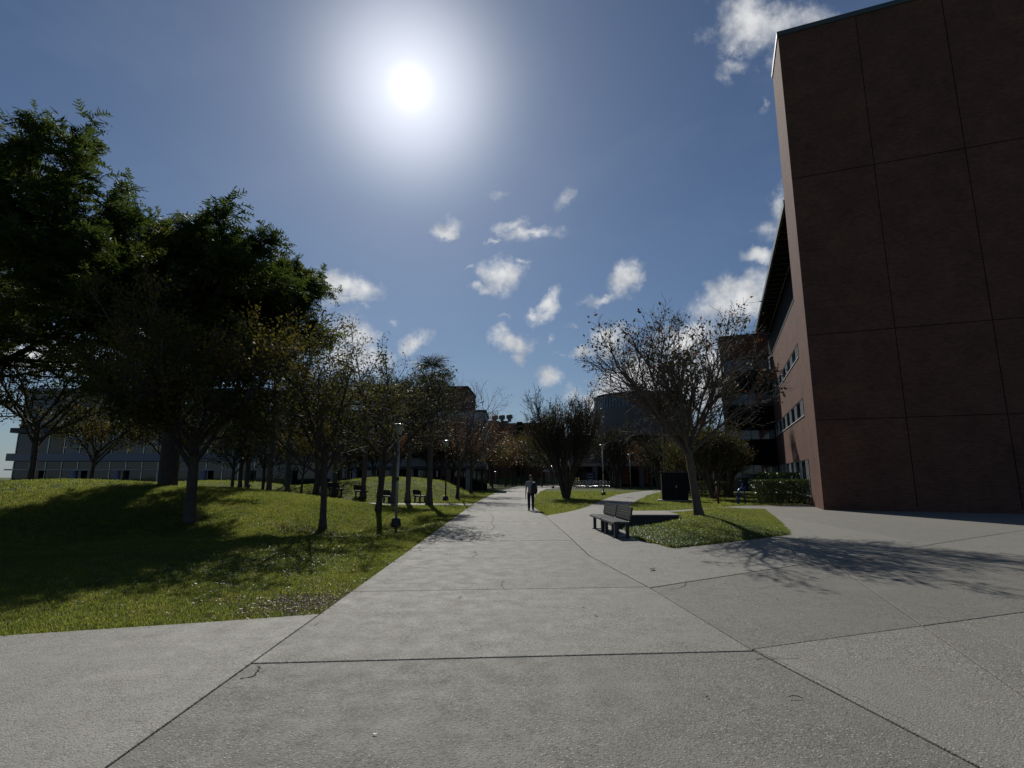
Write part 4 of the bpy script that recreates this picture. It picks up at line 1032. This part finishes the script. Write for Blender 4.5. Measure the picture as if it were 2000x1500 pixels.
# ------------------------------------------------------------------ far centre brick building and left block
fb = empty('far_brick_building', (-2.2, 126, 0), .0, 'long dark brick building closing the far end of the path', 'building')
mb = MB(); mb.box(-5.5, 6.2, 7.2, 12.4, 12, 14.6, .12).build('left_wing', M_brickf, fb)
MB().box(5.6, 5.0, 6.85, 10.4, 12, 13.9, -.16).build('right_wing', M_brickf, fb)
MB().box(-5.5, 6.2, 14.6, 12.6, 12.2, .25, .12).build('coping', M_grey, fb)
MB().box(5.6, 5.0, 13.92, 10.6, 12.2, .25, -.16).build('coping', M_grey, fb)
MB().box(4.0, -1.0, 7.2, 1.3, .5, 14.2, -.16).build('recess_pier', M_dark, fb)
for i, x in enumerate((-1.9, -.2, 1.6)):
    MB().lathe([(.42, 0), (.42, .7), (.75, .75), (.75, 1.6), (.5, 1.75)], 12).build('roof_vent', M_grey, fb, loc=(x, 1.0, 14.3+.1*i))
MB().box(7.0, 3.0, 14.3, .9, .9, .9).build('roof_vent', M_steel, fb)
MB().box(5.6, 3.0, 14.2, 1.5, .9, .4).build('roof_vent', M_steel, fb)
for k in range(5):
    for fl in range(3):
        f = MB().box(-10+k*2.2, .05+.2*k*0, 3.2+fl*3.7, 1.2, .1, 1.5, .12).build('window', M_dframe, fb); f.location = (0, .0, 0)
lb = empty('brick_block', (-10.3, 76, 0), -.05, 'orange brick block rising behind the palms and bare tree', 'building')
MB().box(0, 5, 7.0, 7.8, 10, 14.6).build('wall', M_brickf, lb)
MB().box(0, 5, 14.4, 8.0, 10.2, .22).build('coping', M_dark, lb)
MB().box(.5, -.06, 10.2, 6.6, .1, 1.2).build('stone_band', M_white, lb)
for k in range(3):
    f = MB().box(-2.3+k*2.2, -.05, 5.5, 1.4, .1, 2.0).build('window', M_dframe, lb); MB().box(-2.3+k*2.2, -.12, 5.5, 1.25, .03, 1.85).build('pane', M_glass, f)

# ------------------------------------------------------------------ long modern building on the left
ml = empty('glass_building', (0, 66, 0), 0, 'long two storey building with glass front and lavender grey fascia bands on the left', 'building')
XA, XB = -62.0, -20.5
MB().box((XA+XB)/2, 6, 4.0, XB-XA, 10, 8.2).build('inner_mass', M_dark, ml)
for (z_, h_, m_) in ((3.55, .9, M_lav), (7.0, .6, M_dframe), (2.4, .16, M_white)):
    MB().box((XA+XB)/2, .6, z_+h_/2, XB-XA+.4, 1.2, h_).build('fascia', m_, ml)
MB().box((XA+XB)/2, 1.6, 9.9, XB-XA, 1.0, 4.6).build('clerestory', M_glassb, ml)
MB().box((XA+XB)/2, 4, 12.4, XB-XA+1, 8, .4).build('roof', M_lav, ml)
x = XA; k = 0
while x < XB-.5:
    for (za, zb, g_) in ((-.1, 2.38, M_glass), (2.6, 3.5, M_glass), (4.5, 6.95, M_glassb if k % 5 == 3 else M_glass)):
        f = MB().box(x+.04, .95, (za+zb)/2, .08, .1, zb-za).build('mullion', M_steel, ml)
        if k % 7 == 2 and za > 4: MB().box(x+1.05, .99, (za+zb)/2, 1.9, .02, zb-za).build('blind_panel', M_beige, ml)
        else: MB().box(x+1.05, .99, (za+zb)/2, 1.9, .02, zb-za).build('pane', g_, ml)
    x += 2.0; k += 1
for k in range(8): MB().lathe([(.32, -.2), (.32, 2.4)], 12).build('column', M_lav, ml, smooth=True, loc=(XA+3+k*5.3, .2, 0))
wf = empty('white_facade', (0, 66, 0), 0, 'white stucco facade with a ground floor colonnade behind the second mound', 'building')
XA, XB = -20.2, -3.4
MB().box((XA+XB)/2, 5.5, 6.2, XB-XA, 8, 7.2).build('upper_wall', M_white, wf)
MB().box((XA+XB)/2, 6.5, 1.2, XB-XA-.4, 7, 2.9).build('inner_mass', M_dark, wf)
MB().box((XA+XB)/2, 1.3, 2.72, XB-XA+.5, .5, .36).build('beam', M_grey, wf)
MB().box((XA+XB)/2, 5.5, 9.9, XB-XA+.3, 8.3, .25).build('coping', M_grey, wf)
k = 0; x = XA+.6
while x < XB:
    MB().box(x, 1.3, 1.2, .48, .48, 2.66).build('column', M_beige if k % 3 else M_white, wf)
    for q in range(3): MB().box(x+.6+q*.72, 2.94, 1.2, .64, .03, 2.5).build('pane', M_glass, wf)
    x += 2.35; k += 1
for k in range(7):
    for z_ in (4.6, 7.6):
        f = MB().box(XA+1.5+k*2.3, 1.47, z_, 1.5, .06, 1.3).build('window', M_dframe, wf); MB().box(XA+1.5+k*2.3, 1.42, z_, 1.38, .02, 1.18).build('pane', M_glass, f)
# further building masses closing the horizon on both sides
sb = empty('low_campus_building', (-4, 150, 0), 0, 'low grey building seen between the far trunks', 'building')
MB().box(-34, 4, 4, 54, 8, 8).build('wall', M_grey, sb); MB().box(34, 4, 4, 60, 8, 8).build('wall', M_grey, sb)
MB().box(0, 4, 8.1, 122, 8.4, .3).build('coping', M_dark, sb)

# ------------------------------------------------------------------ lamps
def lamp(loc, H, label, mat, tall_base=True):
    t = empty('lamp_post', loc, 0, label, 'lamp post', 'lamp posts along the paths')
    MB().lathe([(.20, -.25), (.21, .12), (.17, .20), (.19, .26), (.11, .34)], 12).build('base', M_black, t, smooth=True)
    MB().lathe([(.055, .3), (.05, H-.55)], 12).build('pole', mat, t, smooth=True)
    MB().lathe([(.062, H*.44), (.066, H*.44+.02), (.066, H*.44+.12), (.062, H*.44+.14)], 12).build('band', M_black, t)
    MB().lathe([(.05, H-.58), (.09, H-.50), (.10, H-.46)], 14).build('collar', mat, t, smooth=True)
    MB().lathe([(.085, H-.46), (.13, H-.25), (.165, H-.05)], 16).build('diffuser', M_lens, t, smooth=True)
    MB().lathe([(.06, H-.06), (.33, H-.045), (.335, H-.03), (.20, H+.015), (.03, H+.04)], 24).build('cap', M_steel, t, smooth=True)
    return t
g = ground_hit(773, 1029); lamp(g, 4.0, 'tall pale lamp post, nearest one, in the left lawn', M_pole)
g = ground_hit(870, 978); lamp((g[0], g[1], g[2]), 4.2, 'dark lamp post beside the bench walk, left of the bare tree', M_dframe)
def lamp_at(px, py, ytop, label, mat):
    g = ground_hit(px, py); r = ray(px, ytop); H = CAMZ+r[2]/r[1]*g[1]-g[2]; lamp(g, H, label, mat)
lamp_at(1179, 968, 868.5, 'lamp post on the lawn in front of the bicycle rack', M_pole)
lamp_at(1232, 956, 887, 'lamp post left of where the side walk meets the kiosk', M_pole)
lamp_at(1275, 952, 897, 'farthest lamp post of the right lawn, against the hall', M_pole)
lamp_at(1080, 954, 910, 'lamp post at the far bend of the path', M_dframe)
lamp_at(968, 946, 921, 'tiny lamp post among the path trees', M_pole)

# ------------------------------------------------------------------ benches
def bench(loc, rz, label, group=None, L=1.5):
    """seat faces local -x, length along local y"""
    t = empty('bench', loc, rz, label, 'bench', group)
    prof = [(-.26, .405), (-.245, .435), (-.17, .450), (-.09, .446), (-.01, .440), (.07, .436), (.15, .440)]
    for i, (x, z_) in enumerate(prof):
        w_ = .074 if i > 1 else .045; ry = (-1.1, -.6, -.08, .05, .05, .02, -.1)[i]
        MB().box(0, 0, 0, w_, L, .022, ry=ry).build('seat_slat', M_slat, t, bevel=.006, loc=(x, 0, z_))
    MB().box(-.05, 0, .415, .40, L-.06, .02).build('seat_pan', M_black, t)
    for i in range(5):
        z_ = .525+i*.070; x = .195+(z_-.5)*.20
        MB().box(0, 0, 0, .022, L, .069, ry=.20).build('back_slat', M_slat, t, bevel=.006, loc=(x, 0, z_))
    for s_ in (-1, 1):
        y = s_*(L/2-.04)
        MB().tube([(.15, y*.97, .40), (.205, y*.97, .46), (.24, y*.97, .60), (.285, y*.97, .83)], .028, 8).build('back_support', M_black, t, smooth=True)
        MB().box(.235, s_*(L/2+.006), .665, .045, .012, .36, ry=.20).build('end_cap', M_black, t, bevel=.004)
        MB().box(-.05, s_*(L/2+.006), .425, .44, .012, .05).build('end_cap', M_black, t, bevel=.004)
        yy_ = s_*(L/2-.22)
        MB().box(-.16, yy_, .205, .09, .09, .41).build('leg', M_black, t, bevel=.008)
        MB().box(.17, yy_, .205, .09, .09, .41).build('leg', M_black, t, bevel=.008)
        MB().box(.0, yy_, .385, .40, .06, .05).build('bracket', M_black, t, bevel=.006)
        MB().box(.0, yy_, .012, .50, .11, .018).build('foot_plate', M_black, t)
    return t
GBn = 'black slatted benches end to end beside the path'
bench((3.02, 15.9, 0.004), math.radians(4.0), 'black slatted bench, nearer one of the pair beside the concrete block', GBn)
bench((2.91, 17.45, 0.004), math.radians(4.0), 'black slatted bench, farther one of the pair', GBn)
GBl = 'dark benches on the walk behind the mound'
for (px, py, rz, l) in ((820, 982, 2.5, 'dark bench between the palm trunks, right one'), (760, 983, 2.6, 'dark bench between the tall pale lamp and the sparse tree'), (704, 972, 2.6, 'dark bench beside the palm trunk, half behind the mound'), (655, 967, 2.9, 'dark bench showing only its back over the mound')):
    g = ground_hit(px, py); bench((g[0], g[1], g[2]+.02), rz+1.2, l, GBl, 1.3)
# concrete block wall by the bench
blk = empty('concrete_block_wall', (4.50, 19.2, 0), 0, 'low dark block wall with a pale cap between bench and grass bed', 'low wall')
MB().box(0, 0, .17, 2.15, 1.85, .44).build('base', M_dwall, blk, bevel=.015)
MB().box(0, 0, .415, 2.25, 1.95, .05).build('cap', M_brown, blk, bevel=.012)
# ------------------------------------------------------------------ kiosk, post, pipe
kx, ky = G(1318, 979)
ki = empty('kiosk', (kx+.1, ky+.3, 0), -.22, 'large black kiosk box on a pad in the lawn right of the side walk', 'kiosk')
MB().box(.1, .1, .03, 2.5, 1.6, .12).build('pad', M_con2, ki)
MB().box(0, 0, 1.0, 1.72, 1.0, 1.85).build('cabinet', M_box, ki, bevel=.02)
MB().box(.98, .1, 1.30, .42, .8, 1.2).build('side_panel', M_box, ki, bevel=.02)
MB().box(-.35, 0, 1.98, 1.15, 1.1, .06, 0, 0, .04).build('lid', M_dframe, ki, bevel=.01)
MB().box(.72, 0, 1.955, 1.0, 1.08, .05).build('lid', M_dframe, ki, bevel=.01)
MB().box(-.02, -.508, 1.0, .015, .012, 1.6).build('door_seam', M_dframe, ki)
MB().box(.10, -.52, 1.0, .03, .03, .16).build('handle', M_steel, ki)
px_, py_ = G(1403.5, 984)
po = empty('marker_post', (px_, py_, 0), 0, 'red brown marker post with a bent top in the lawn', 'post')
MB().tube([(0, 0, -.1), (-.01, 0, .6), (-.04, 0, 1.12)], .065, 10).build('shaft', M_red, po, smooth=True)
MB().tube([(-.04, 0, 1.08), (-.13, 0, 1.14), (-.17, 0, 1.25)], .045, 8).build('arm', M_black, po, smooth=True)
MB().lathe([(.07, 0), (.08, .05), (.05, .12)], 10).build('head', M_black, po, smooth=True, loc=(-.05, 0, 1.22))
px_, py_ = G(1454, 985.5)
pi_ = empty('blue_pipe', (px_, py_+.35, -.02), 0, 'blue painted backflow pipe with valve wheel by the hedge', 'pipe')
MB().tube([(-.22, 0, 0), (-.22, 0, .62)], .075, 14).build('riser', M_blue, pi_, smooth=True)
MB().tube([(-.22, 0, .60), (-.215, 0, .72), (-.17, 0, .82), (-.07, 0, .89), (.06, 0, .95)], [.08, .085, .09, .09, .085], 14).build('elbow', M_blue, pi_, smooth=True)
for z_ in (.08, .30, .58): MB().lathe([(.125, 0), (.125, .035)], 16).build('flange', M_blue, pi_, loc=(-.22, 0, z_))
for k in range(8): MB().box(-.22+.105*math.cos(k*PI/4), .105*math.sin(k*PI/4), .33, .02, .02, .08).build('bolt', M_steel, pi_)
MB().tube([(.04, 0, .98), (.24, 0, .93)], [.17, .15], 14).build('valve_body', M_blue, pi_, smooth=True)
MB().lathe([(.09, .0), (.07, .18), (.03, .22), (.02, .40)], 12).build('bonnet', M_blue, pi_, smooth=True, loc=(.12, 0, 1.05))
MB().lathe([(.12, 0), (.13, .015), (.12, .03)], 16).build('hand_wheel', M_blue, pi_, loc=(.10, 0, 1.42))
MB().tube([(.20, 0, 0), (.20, 0, .85)], .045, 10).build('stand', M_blue, pi_, smooth=True)

# ------------------------------------------------------------------ bicycles in their rack
def bike_proto():
    t = empty('bicycle', (0, 0, 0), 0, 'x', 'bicycle', 'bicycles parked in the far rack')
    for x in (-.5, .5):
        wv = MB(); n = 18; pts = [(x+.33*math.cos(2*PI*i/n), 0, .34+.33*math.sin(2*PI*i/n)) for i in range(n+1)]; wv.tube(pts, .022, 5, False)
        wh = wv.build('wheel', M_tyre, t)
        sp_ = MB()
        for i in range(6): a = i*PI/3; sp_.tube([(x, 0, .34), (x+.31*math.cos(a), 0, .34+.31*math.sin(a))], .006, 3, False)
        sp_.build('spokes', M_steel, wh)
    MB().tube([(-.5, 0, .34), (-.15, 0, .85), (.35, 0, .88), (.5, 0, .34)], .022, 6).tube([(-.15, 0, .85), (0, 0, .32), (.35, 0, .82)], .022, 6).tube([(-.5, 0, .34), (0, 0, .32)], .018, 6).build('frame', M_steel, t)
    MB().tube([(.35, 0, .88), (.34, 0, 1.05)], .018, 6).tube([(.42, -.26, 1.08), (.34, -.2, 1.05), (.34, .2, 1.05), (.42, .26, 1.08)], .018, 6).build('handlebar', M_steel, t)
    MB().box(-.17, 0, .96, .26, .12, .06).tube([(-.15, 0, .84), (-.16, 0, .95)], .016, 5).build('saddle', M_black, t)
    return t
bp = bike_proto()
bx0, by0 = gxy(1120, 78)[:2]; bx1 = gxy(1186, 78)[0]
nb = 14
BL = ['leftmost bicycle in the rack, beside the dark myrtle stems', 'second bicycle from the left end of the rack', 'third bicycle from the left end, below the yellow bollards', 'fourth bicycle from the left end of the rack', 'fifth bicycle from the left end of the rack', 'sixth bicycle from the left end, left of the middle', 'seventh bicycle, at the middle of the rack', 'eighth bicycle, just right of the middle', 'sixth bicycle from the right end of the rack', 'fifth bicycle from the right end of the rack', 'fourth bicycle from the right end of the rack', 'third bicycle from the right end of the rack', 'second bicycle from the right end of the rack', 'rightmost bicycle in the rack, next to the lawn']
rng = random.Random(8)
for i in range(nb):
    o = bp if i == 0 else copy_tree(bp)
    o.location = (bx0+(bx1-bx0)*(i+.3)/nb, by0-.6+rng.uniform(-.2, .2), -.0); o.rotation_euler = (rng.uniform(-.06, .06), 0, PI/2+.55+rng.uniform(-.15, .15)); o['label'] = BL[i]
rk = empty('bicycle_rack', ((bx0+bx1)/2, by0, 0), 0, 'row of galvanised steel hoops holding the bicycles', 'bicycle rack')
hoop = MB().tube([(0, -.35, 0), (0, -.35, .72), (0, -.25, .88), (0, 0, .93), (0, .25, .88), (0, .35, .72), (0, .35, 0)], .03, 6).mesh('hoop', M_steel, True)
for i in range(12): inst('hoop', hoop, rk, (-(bx1-bx0)/2+(bx1-bx0)*i/11*1.06, 0, 0))
# patio umbrella far away and white table at the far left
u_ = gxy(1071, 112); um = empty('patio_umbrella', (u_[0], u_[1], hz_(u_[0], u_[1])), 0, 'cream patio umbrella far off right of the walking man', 'umbrella')
MB().lathe([(.03, 0), (.03, 3.0)], 8).build('pole', M_steel, um); MB().lathe([(1.45, 2.45), (.8, 2.85), (.05, 3.15)], 8).build('canopy', M_cream, um); MB().lathe([(.45, .72), (.45, .76)], 16).build('table_top', M_cream, um)
wt = empty('patio_table', (-19.0, 34.5, hz_(-19, 34.5)), 0, 'white patio table beyond the mound at the left photo edge', 'table')
MB().lathe([(.5, .72), (.52, .74), (.5, .77)], 20).build('table_top', M_frame, wt); MB().lathe([(.04, .05), (.04, .72)], 8).build('pedestal', M_steel, wt); MB().lathe([(.3, 0), (.05, .06)], 12).build('foot', M_steel, wt)

# ------------------------------------------------------------------ small litter on the paving
def litter(px, py, s_, label, mat, dark=False, seed=0):
    rng = random.Random(seed); x, y = G(px, py); mb = MB(); n = 7
    v = [(s_*math.cos(i*2*PI/n)*rng.uniform(.6, 1.1), s_*.55*math.sin(i*2*PI/n)*rng.uniform(.6, 1.1), .006+s_*.35*rng.random()) for i in range(n)]
    mb.v = v+[(0, 0, .006+s_*.1)]; mb.f = [(i, (i+1) % n, n) for i in range(n)]
    o = mb.build('fallen_leaf', mat, None, loc=(x, y, .004)); o.rotation_euler = (0, 0, rng.random()*6)
    return tag(o, label, 'leaf', 'fallen leaves on the paving')
litter(732, 1436, .022, 'pale curled leaf in the lower left of the path', M_frame, seed=1)
litter(898, 1168, .035, 'small dark leaf just past the second joint', M_bark, seed=2)
litter(1139, 1187, .03, 'dark leaf near the middle of the second slab', M_bark, seed=3)
litter(1164, 1204, .03, 'flat brown leaf nearer the right joint', M_bark, seed=4)
litter(1382, 1364, .02, 'dark crumpled leaf in the lower right', M_bark, seed=5)
litter(1274, 1114, .09, 'dark leaf clump on the right apron', M_bark, seed=6)
litter(1126, 1354, .012, 'tiny white flake at the lower middle', M_frame, seed=7)
litter(1254, 1077, .05, 'dark leaf on the apron before the grass bed', M_bark, seed=8)
litter(1153, 1053, .05, 'dark leaf close in front of the bench', M_bark, seed=9)
litter(1518, 1171, .03, 'dark leaf on the right apron slab', M_bark, seed=10)
tw_ = MB().tube([(0, 0, .012), (.03, .012, .02), (.07, .008, .018), (.10, -.012, .01)], .003, 5).build('twig', M_bark, None, loc=(*G(1541, 1366), .004)); tag(tw_, 'curved dark twig at the right photo edge', 'twig')

# ------------------------------------------------------------------ walking man
def skin_mesh(name, verts, edges, radii, mat, parent, sub=2, root=0):
    me = bpy.data.meshes.new(name); me.from_pydata(verts, edges, []); me.materials.append(mat)
    o = bpy.data.objects.new(name, me); link(o, parent)
    md = o.modifiers.new('skin', 'SKIN'); md.use_smooth_shade = True
    for i, r in enumerate(radii):
        v = me.skin_vertices[0].data[i]; v.radius = r if hasattr(r, '__len__') else (r, r); v.use_root = (i == root)
    md2 = o.modifiers.new('sub', 'SUBSURF'); md2.levels = sub; md2.render_levels = sub
    return o
mx_, my_ = G(1037, 997)
man = empty('person', (mx_, my_, .004), 0, 'person in grey shirt and navy trousers walking away along the path', 'person')
V = []; E_ = []; R_ = []
def chain(start, items):
    last = start
    for p, r in items:
        V.append(p); R_.append(r); k = len(V)-1
        if last is not None: E_.append((last, k))
        last = k
    return last
# character faces +y (away from camera); left arm on -x
pel = chain(None, [((0, 0, .93), (.145, .10))])
ch = chain(pel, [((0, .0, 1.08), (.135, .095)), ((0, .01, 1.25), (.165, .11)), ((0, .0, 1.37), (.15, .095))])
nk = chain(ch, [((0, 0, 1.45), .058), ((0, .015, 1.52), .055), ((0, .03, 1.60), (.070, .085)), ((0, .03, 1.68), (.068, .080))])
for s_ in (-1, 1):
    hip = chain(pel, [((s_*.09, 0, .86), .095), ((s_*.10, .04 if s_ > 0 else -.02, .66), .078), ((s_*.10, .07 if s_ > 0 else -.05, .47), .058), ((s_*.10, .03 if s_ > 0 else -.13, .27), .054), ((s_*.105, .0 if s_ > 0 else -.20, .09), .038)])
    sh = chain(ch, [((s_*.175, 0, 1.36), .062), ((s_*.215, -.01, 1.22), .050), ((s_*.235, -.02, 1.07), .040), ((s_*.25, .02 if s_ > 0 else .03, .93), .034), ((s_*.255, .05, .83), .026), ((s_*.255, .06, .775), (.020, .034))])
    for q, (oy, ln) in enumerate(((-.028, .060), (-.010, .075), (.010, .072), (.028, .066))):
        chain(sh, [((s_*.255, .065+oy, .745), .0095), ((s_*.25, .070+oy, .745-ln*.5), .009), ((s_*.24, .072+oy, .745-ln), .008)])
    chain(sh, [((s_*.245, .10, .775), .011), ((s_*.238, .118, .735), .009)])
skin_mesh('body', V, E_, R_, M_skin, man, 1)
MB().lathe([(.02, -.095), (.062, -.06), (.079, -.01), (.080, .035), (.060, .075), (.02, .095)], 16).build('hair', M_hair, man, smooth=True, loc=(0, .015, 1.665))
for s_ in (-1, 1): MB().lathe([(.004, -.03), (.012, 0), (.004, .03)], 8).build('ear', M_skin, man, smooth=True, loc=(s_*.078, .035, 1.60))
MB().lathe([(.004, -.02), (.014, 0), (.003, .03)], 8).build('nose', M_skin, man, smooth=True, loc=(0, .118, 1.60))
V, E_, R_ = [], [], []
a0 = chain(None, [((0, 0, .88), (.165, .125))]); c0 = chain(a0, [((0, 0, 1.05), (.150, .115)), ((0, .01, 1.24), (.178, .128)), ((0, 0, 1.375), (.155, .105))]); chain(c0, [((0, 0, 1.455), (.072, .072))])
for s_ in (-1, 1): chain(c0, [((s_*.18, 0, 1.365), .078), ((s_*.218, -.01, 1.22), .070), ((s_*.232, -.015, 1.13), .062)])
skin_mesh('shirt', V, E_, R_, M_shirt, man, 2)
V, E_, R_ = [], [], []
a0 = chain(None, [((0, 0, .93), (.152, .115))])
for s_ in (-1, 1): chain(a0, [((s_*.09, 0, .84), .108), ((s_*.10, .04 if s_ > 0 else -.02, .66), .092), ((s_*.10, .07 if s_ > 0 else -.05, .47), .076), ((s_*.10, .03 if s_ > 0 else -.13, .27), .070), ((s_*.105, .0 if s_ > 0 else -.20, .075), .066)])
skin_mesh('trousers', V, E_, R_, M_trou, man, 2)
for s_ in (-1, 1):
    y = 0.0 if s_ > 0 else -.20
    MB().box(s_*.108, y+.055, .055, .095, .27, .075).build('shoe', M_shoe, man, bevel=.025); MB().box(s_*.108, y+.055, .012, .10, .275, .022).build('sole', M_sole, man, bevel=.006)
bk = empty('backpack', (mx_+.17, my_-.17, 1.10), 0, 'black backpack slung over the right shoulder of the walking person', 'backpack')
MB().lathe([(.02, -.30), (.13, -.27), (.165, -.12), (.15, .08), (.10, .24), (.03, .30)], 14).build('pack', M_bag, bk, smooth=True)
MB().tube([(-.02, .02, .24), (-.06, .13, .32), (-.04, .24, .25), (.0, .27, .05), (.03, .14, -.18)], .02, 6).build('strap', M_bag, bk, smooth=True)
MB().box(.0, -.13, -.10, .18, .05, .20).build('pocket', M_bag, bk, bevel=.02)
pg = empty('folder', (mx_-.255, my_+.07, .66), .1, 'tan paper folder held in the left hand of the walking person', 'folder')
MB().box(0, 0, 0, .022, .16, .24).build('cover', M_paper, pg, bevel=.003)
print('objects', len(bpy.data.objects), 'tris', sum(sum(len(p.vertices)-2 for p in []) for m in ()))
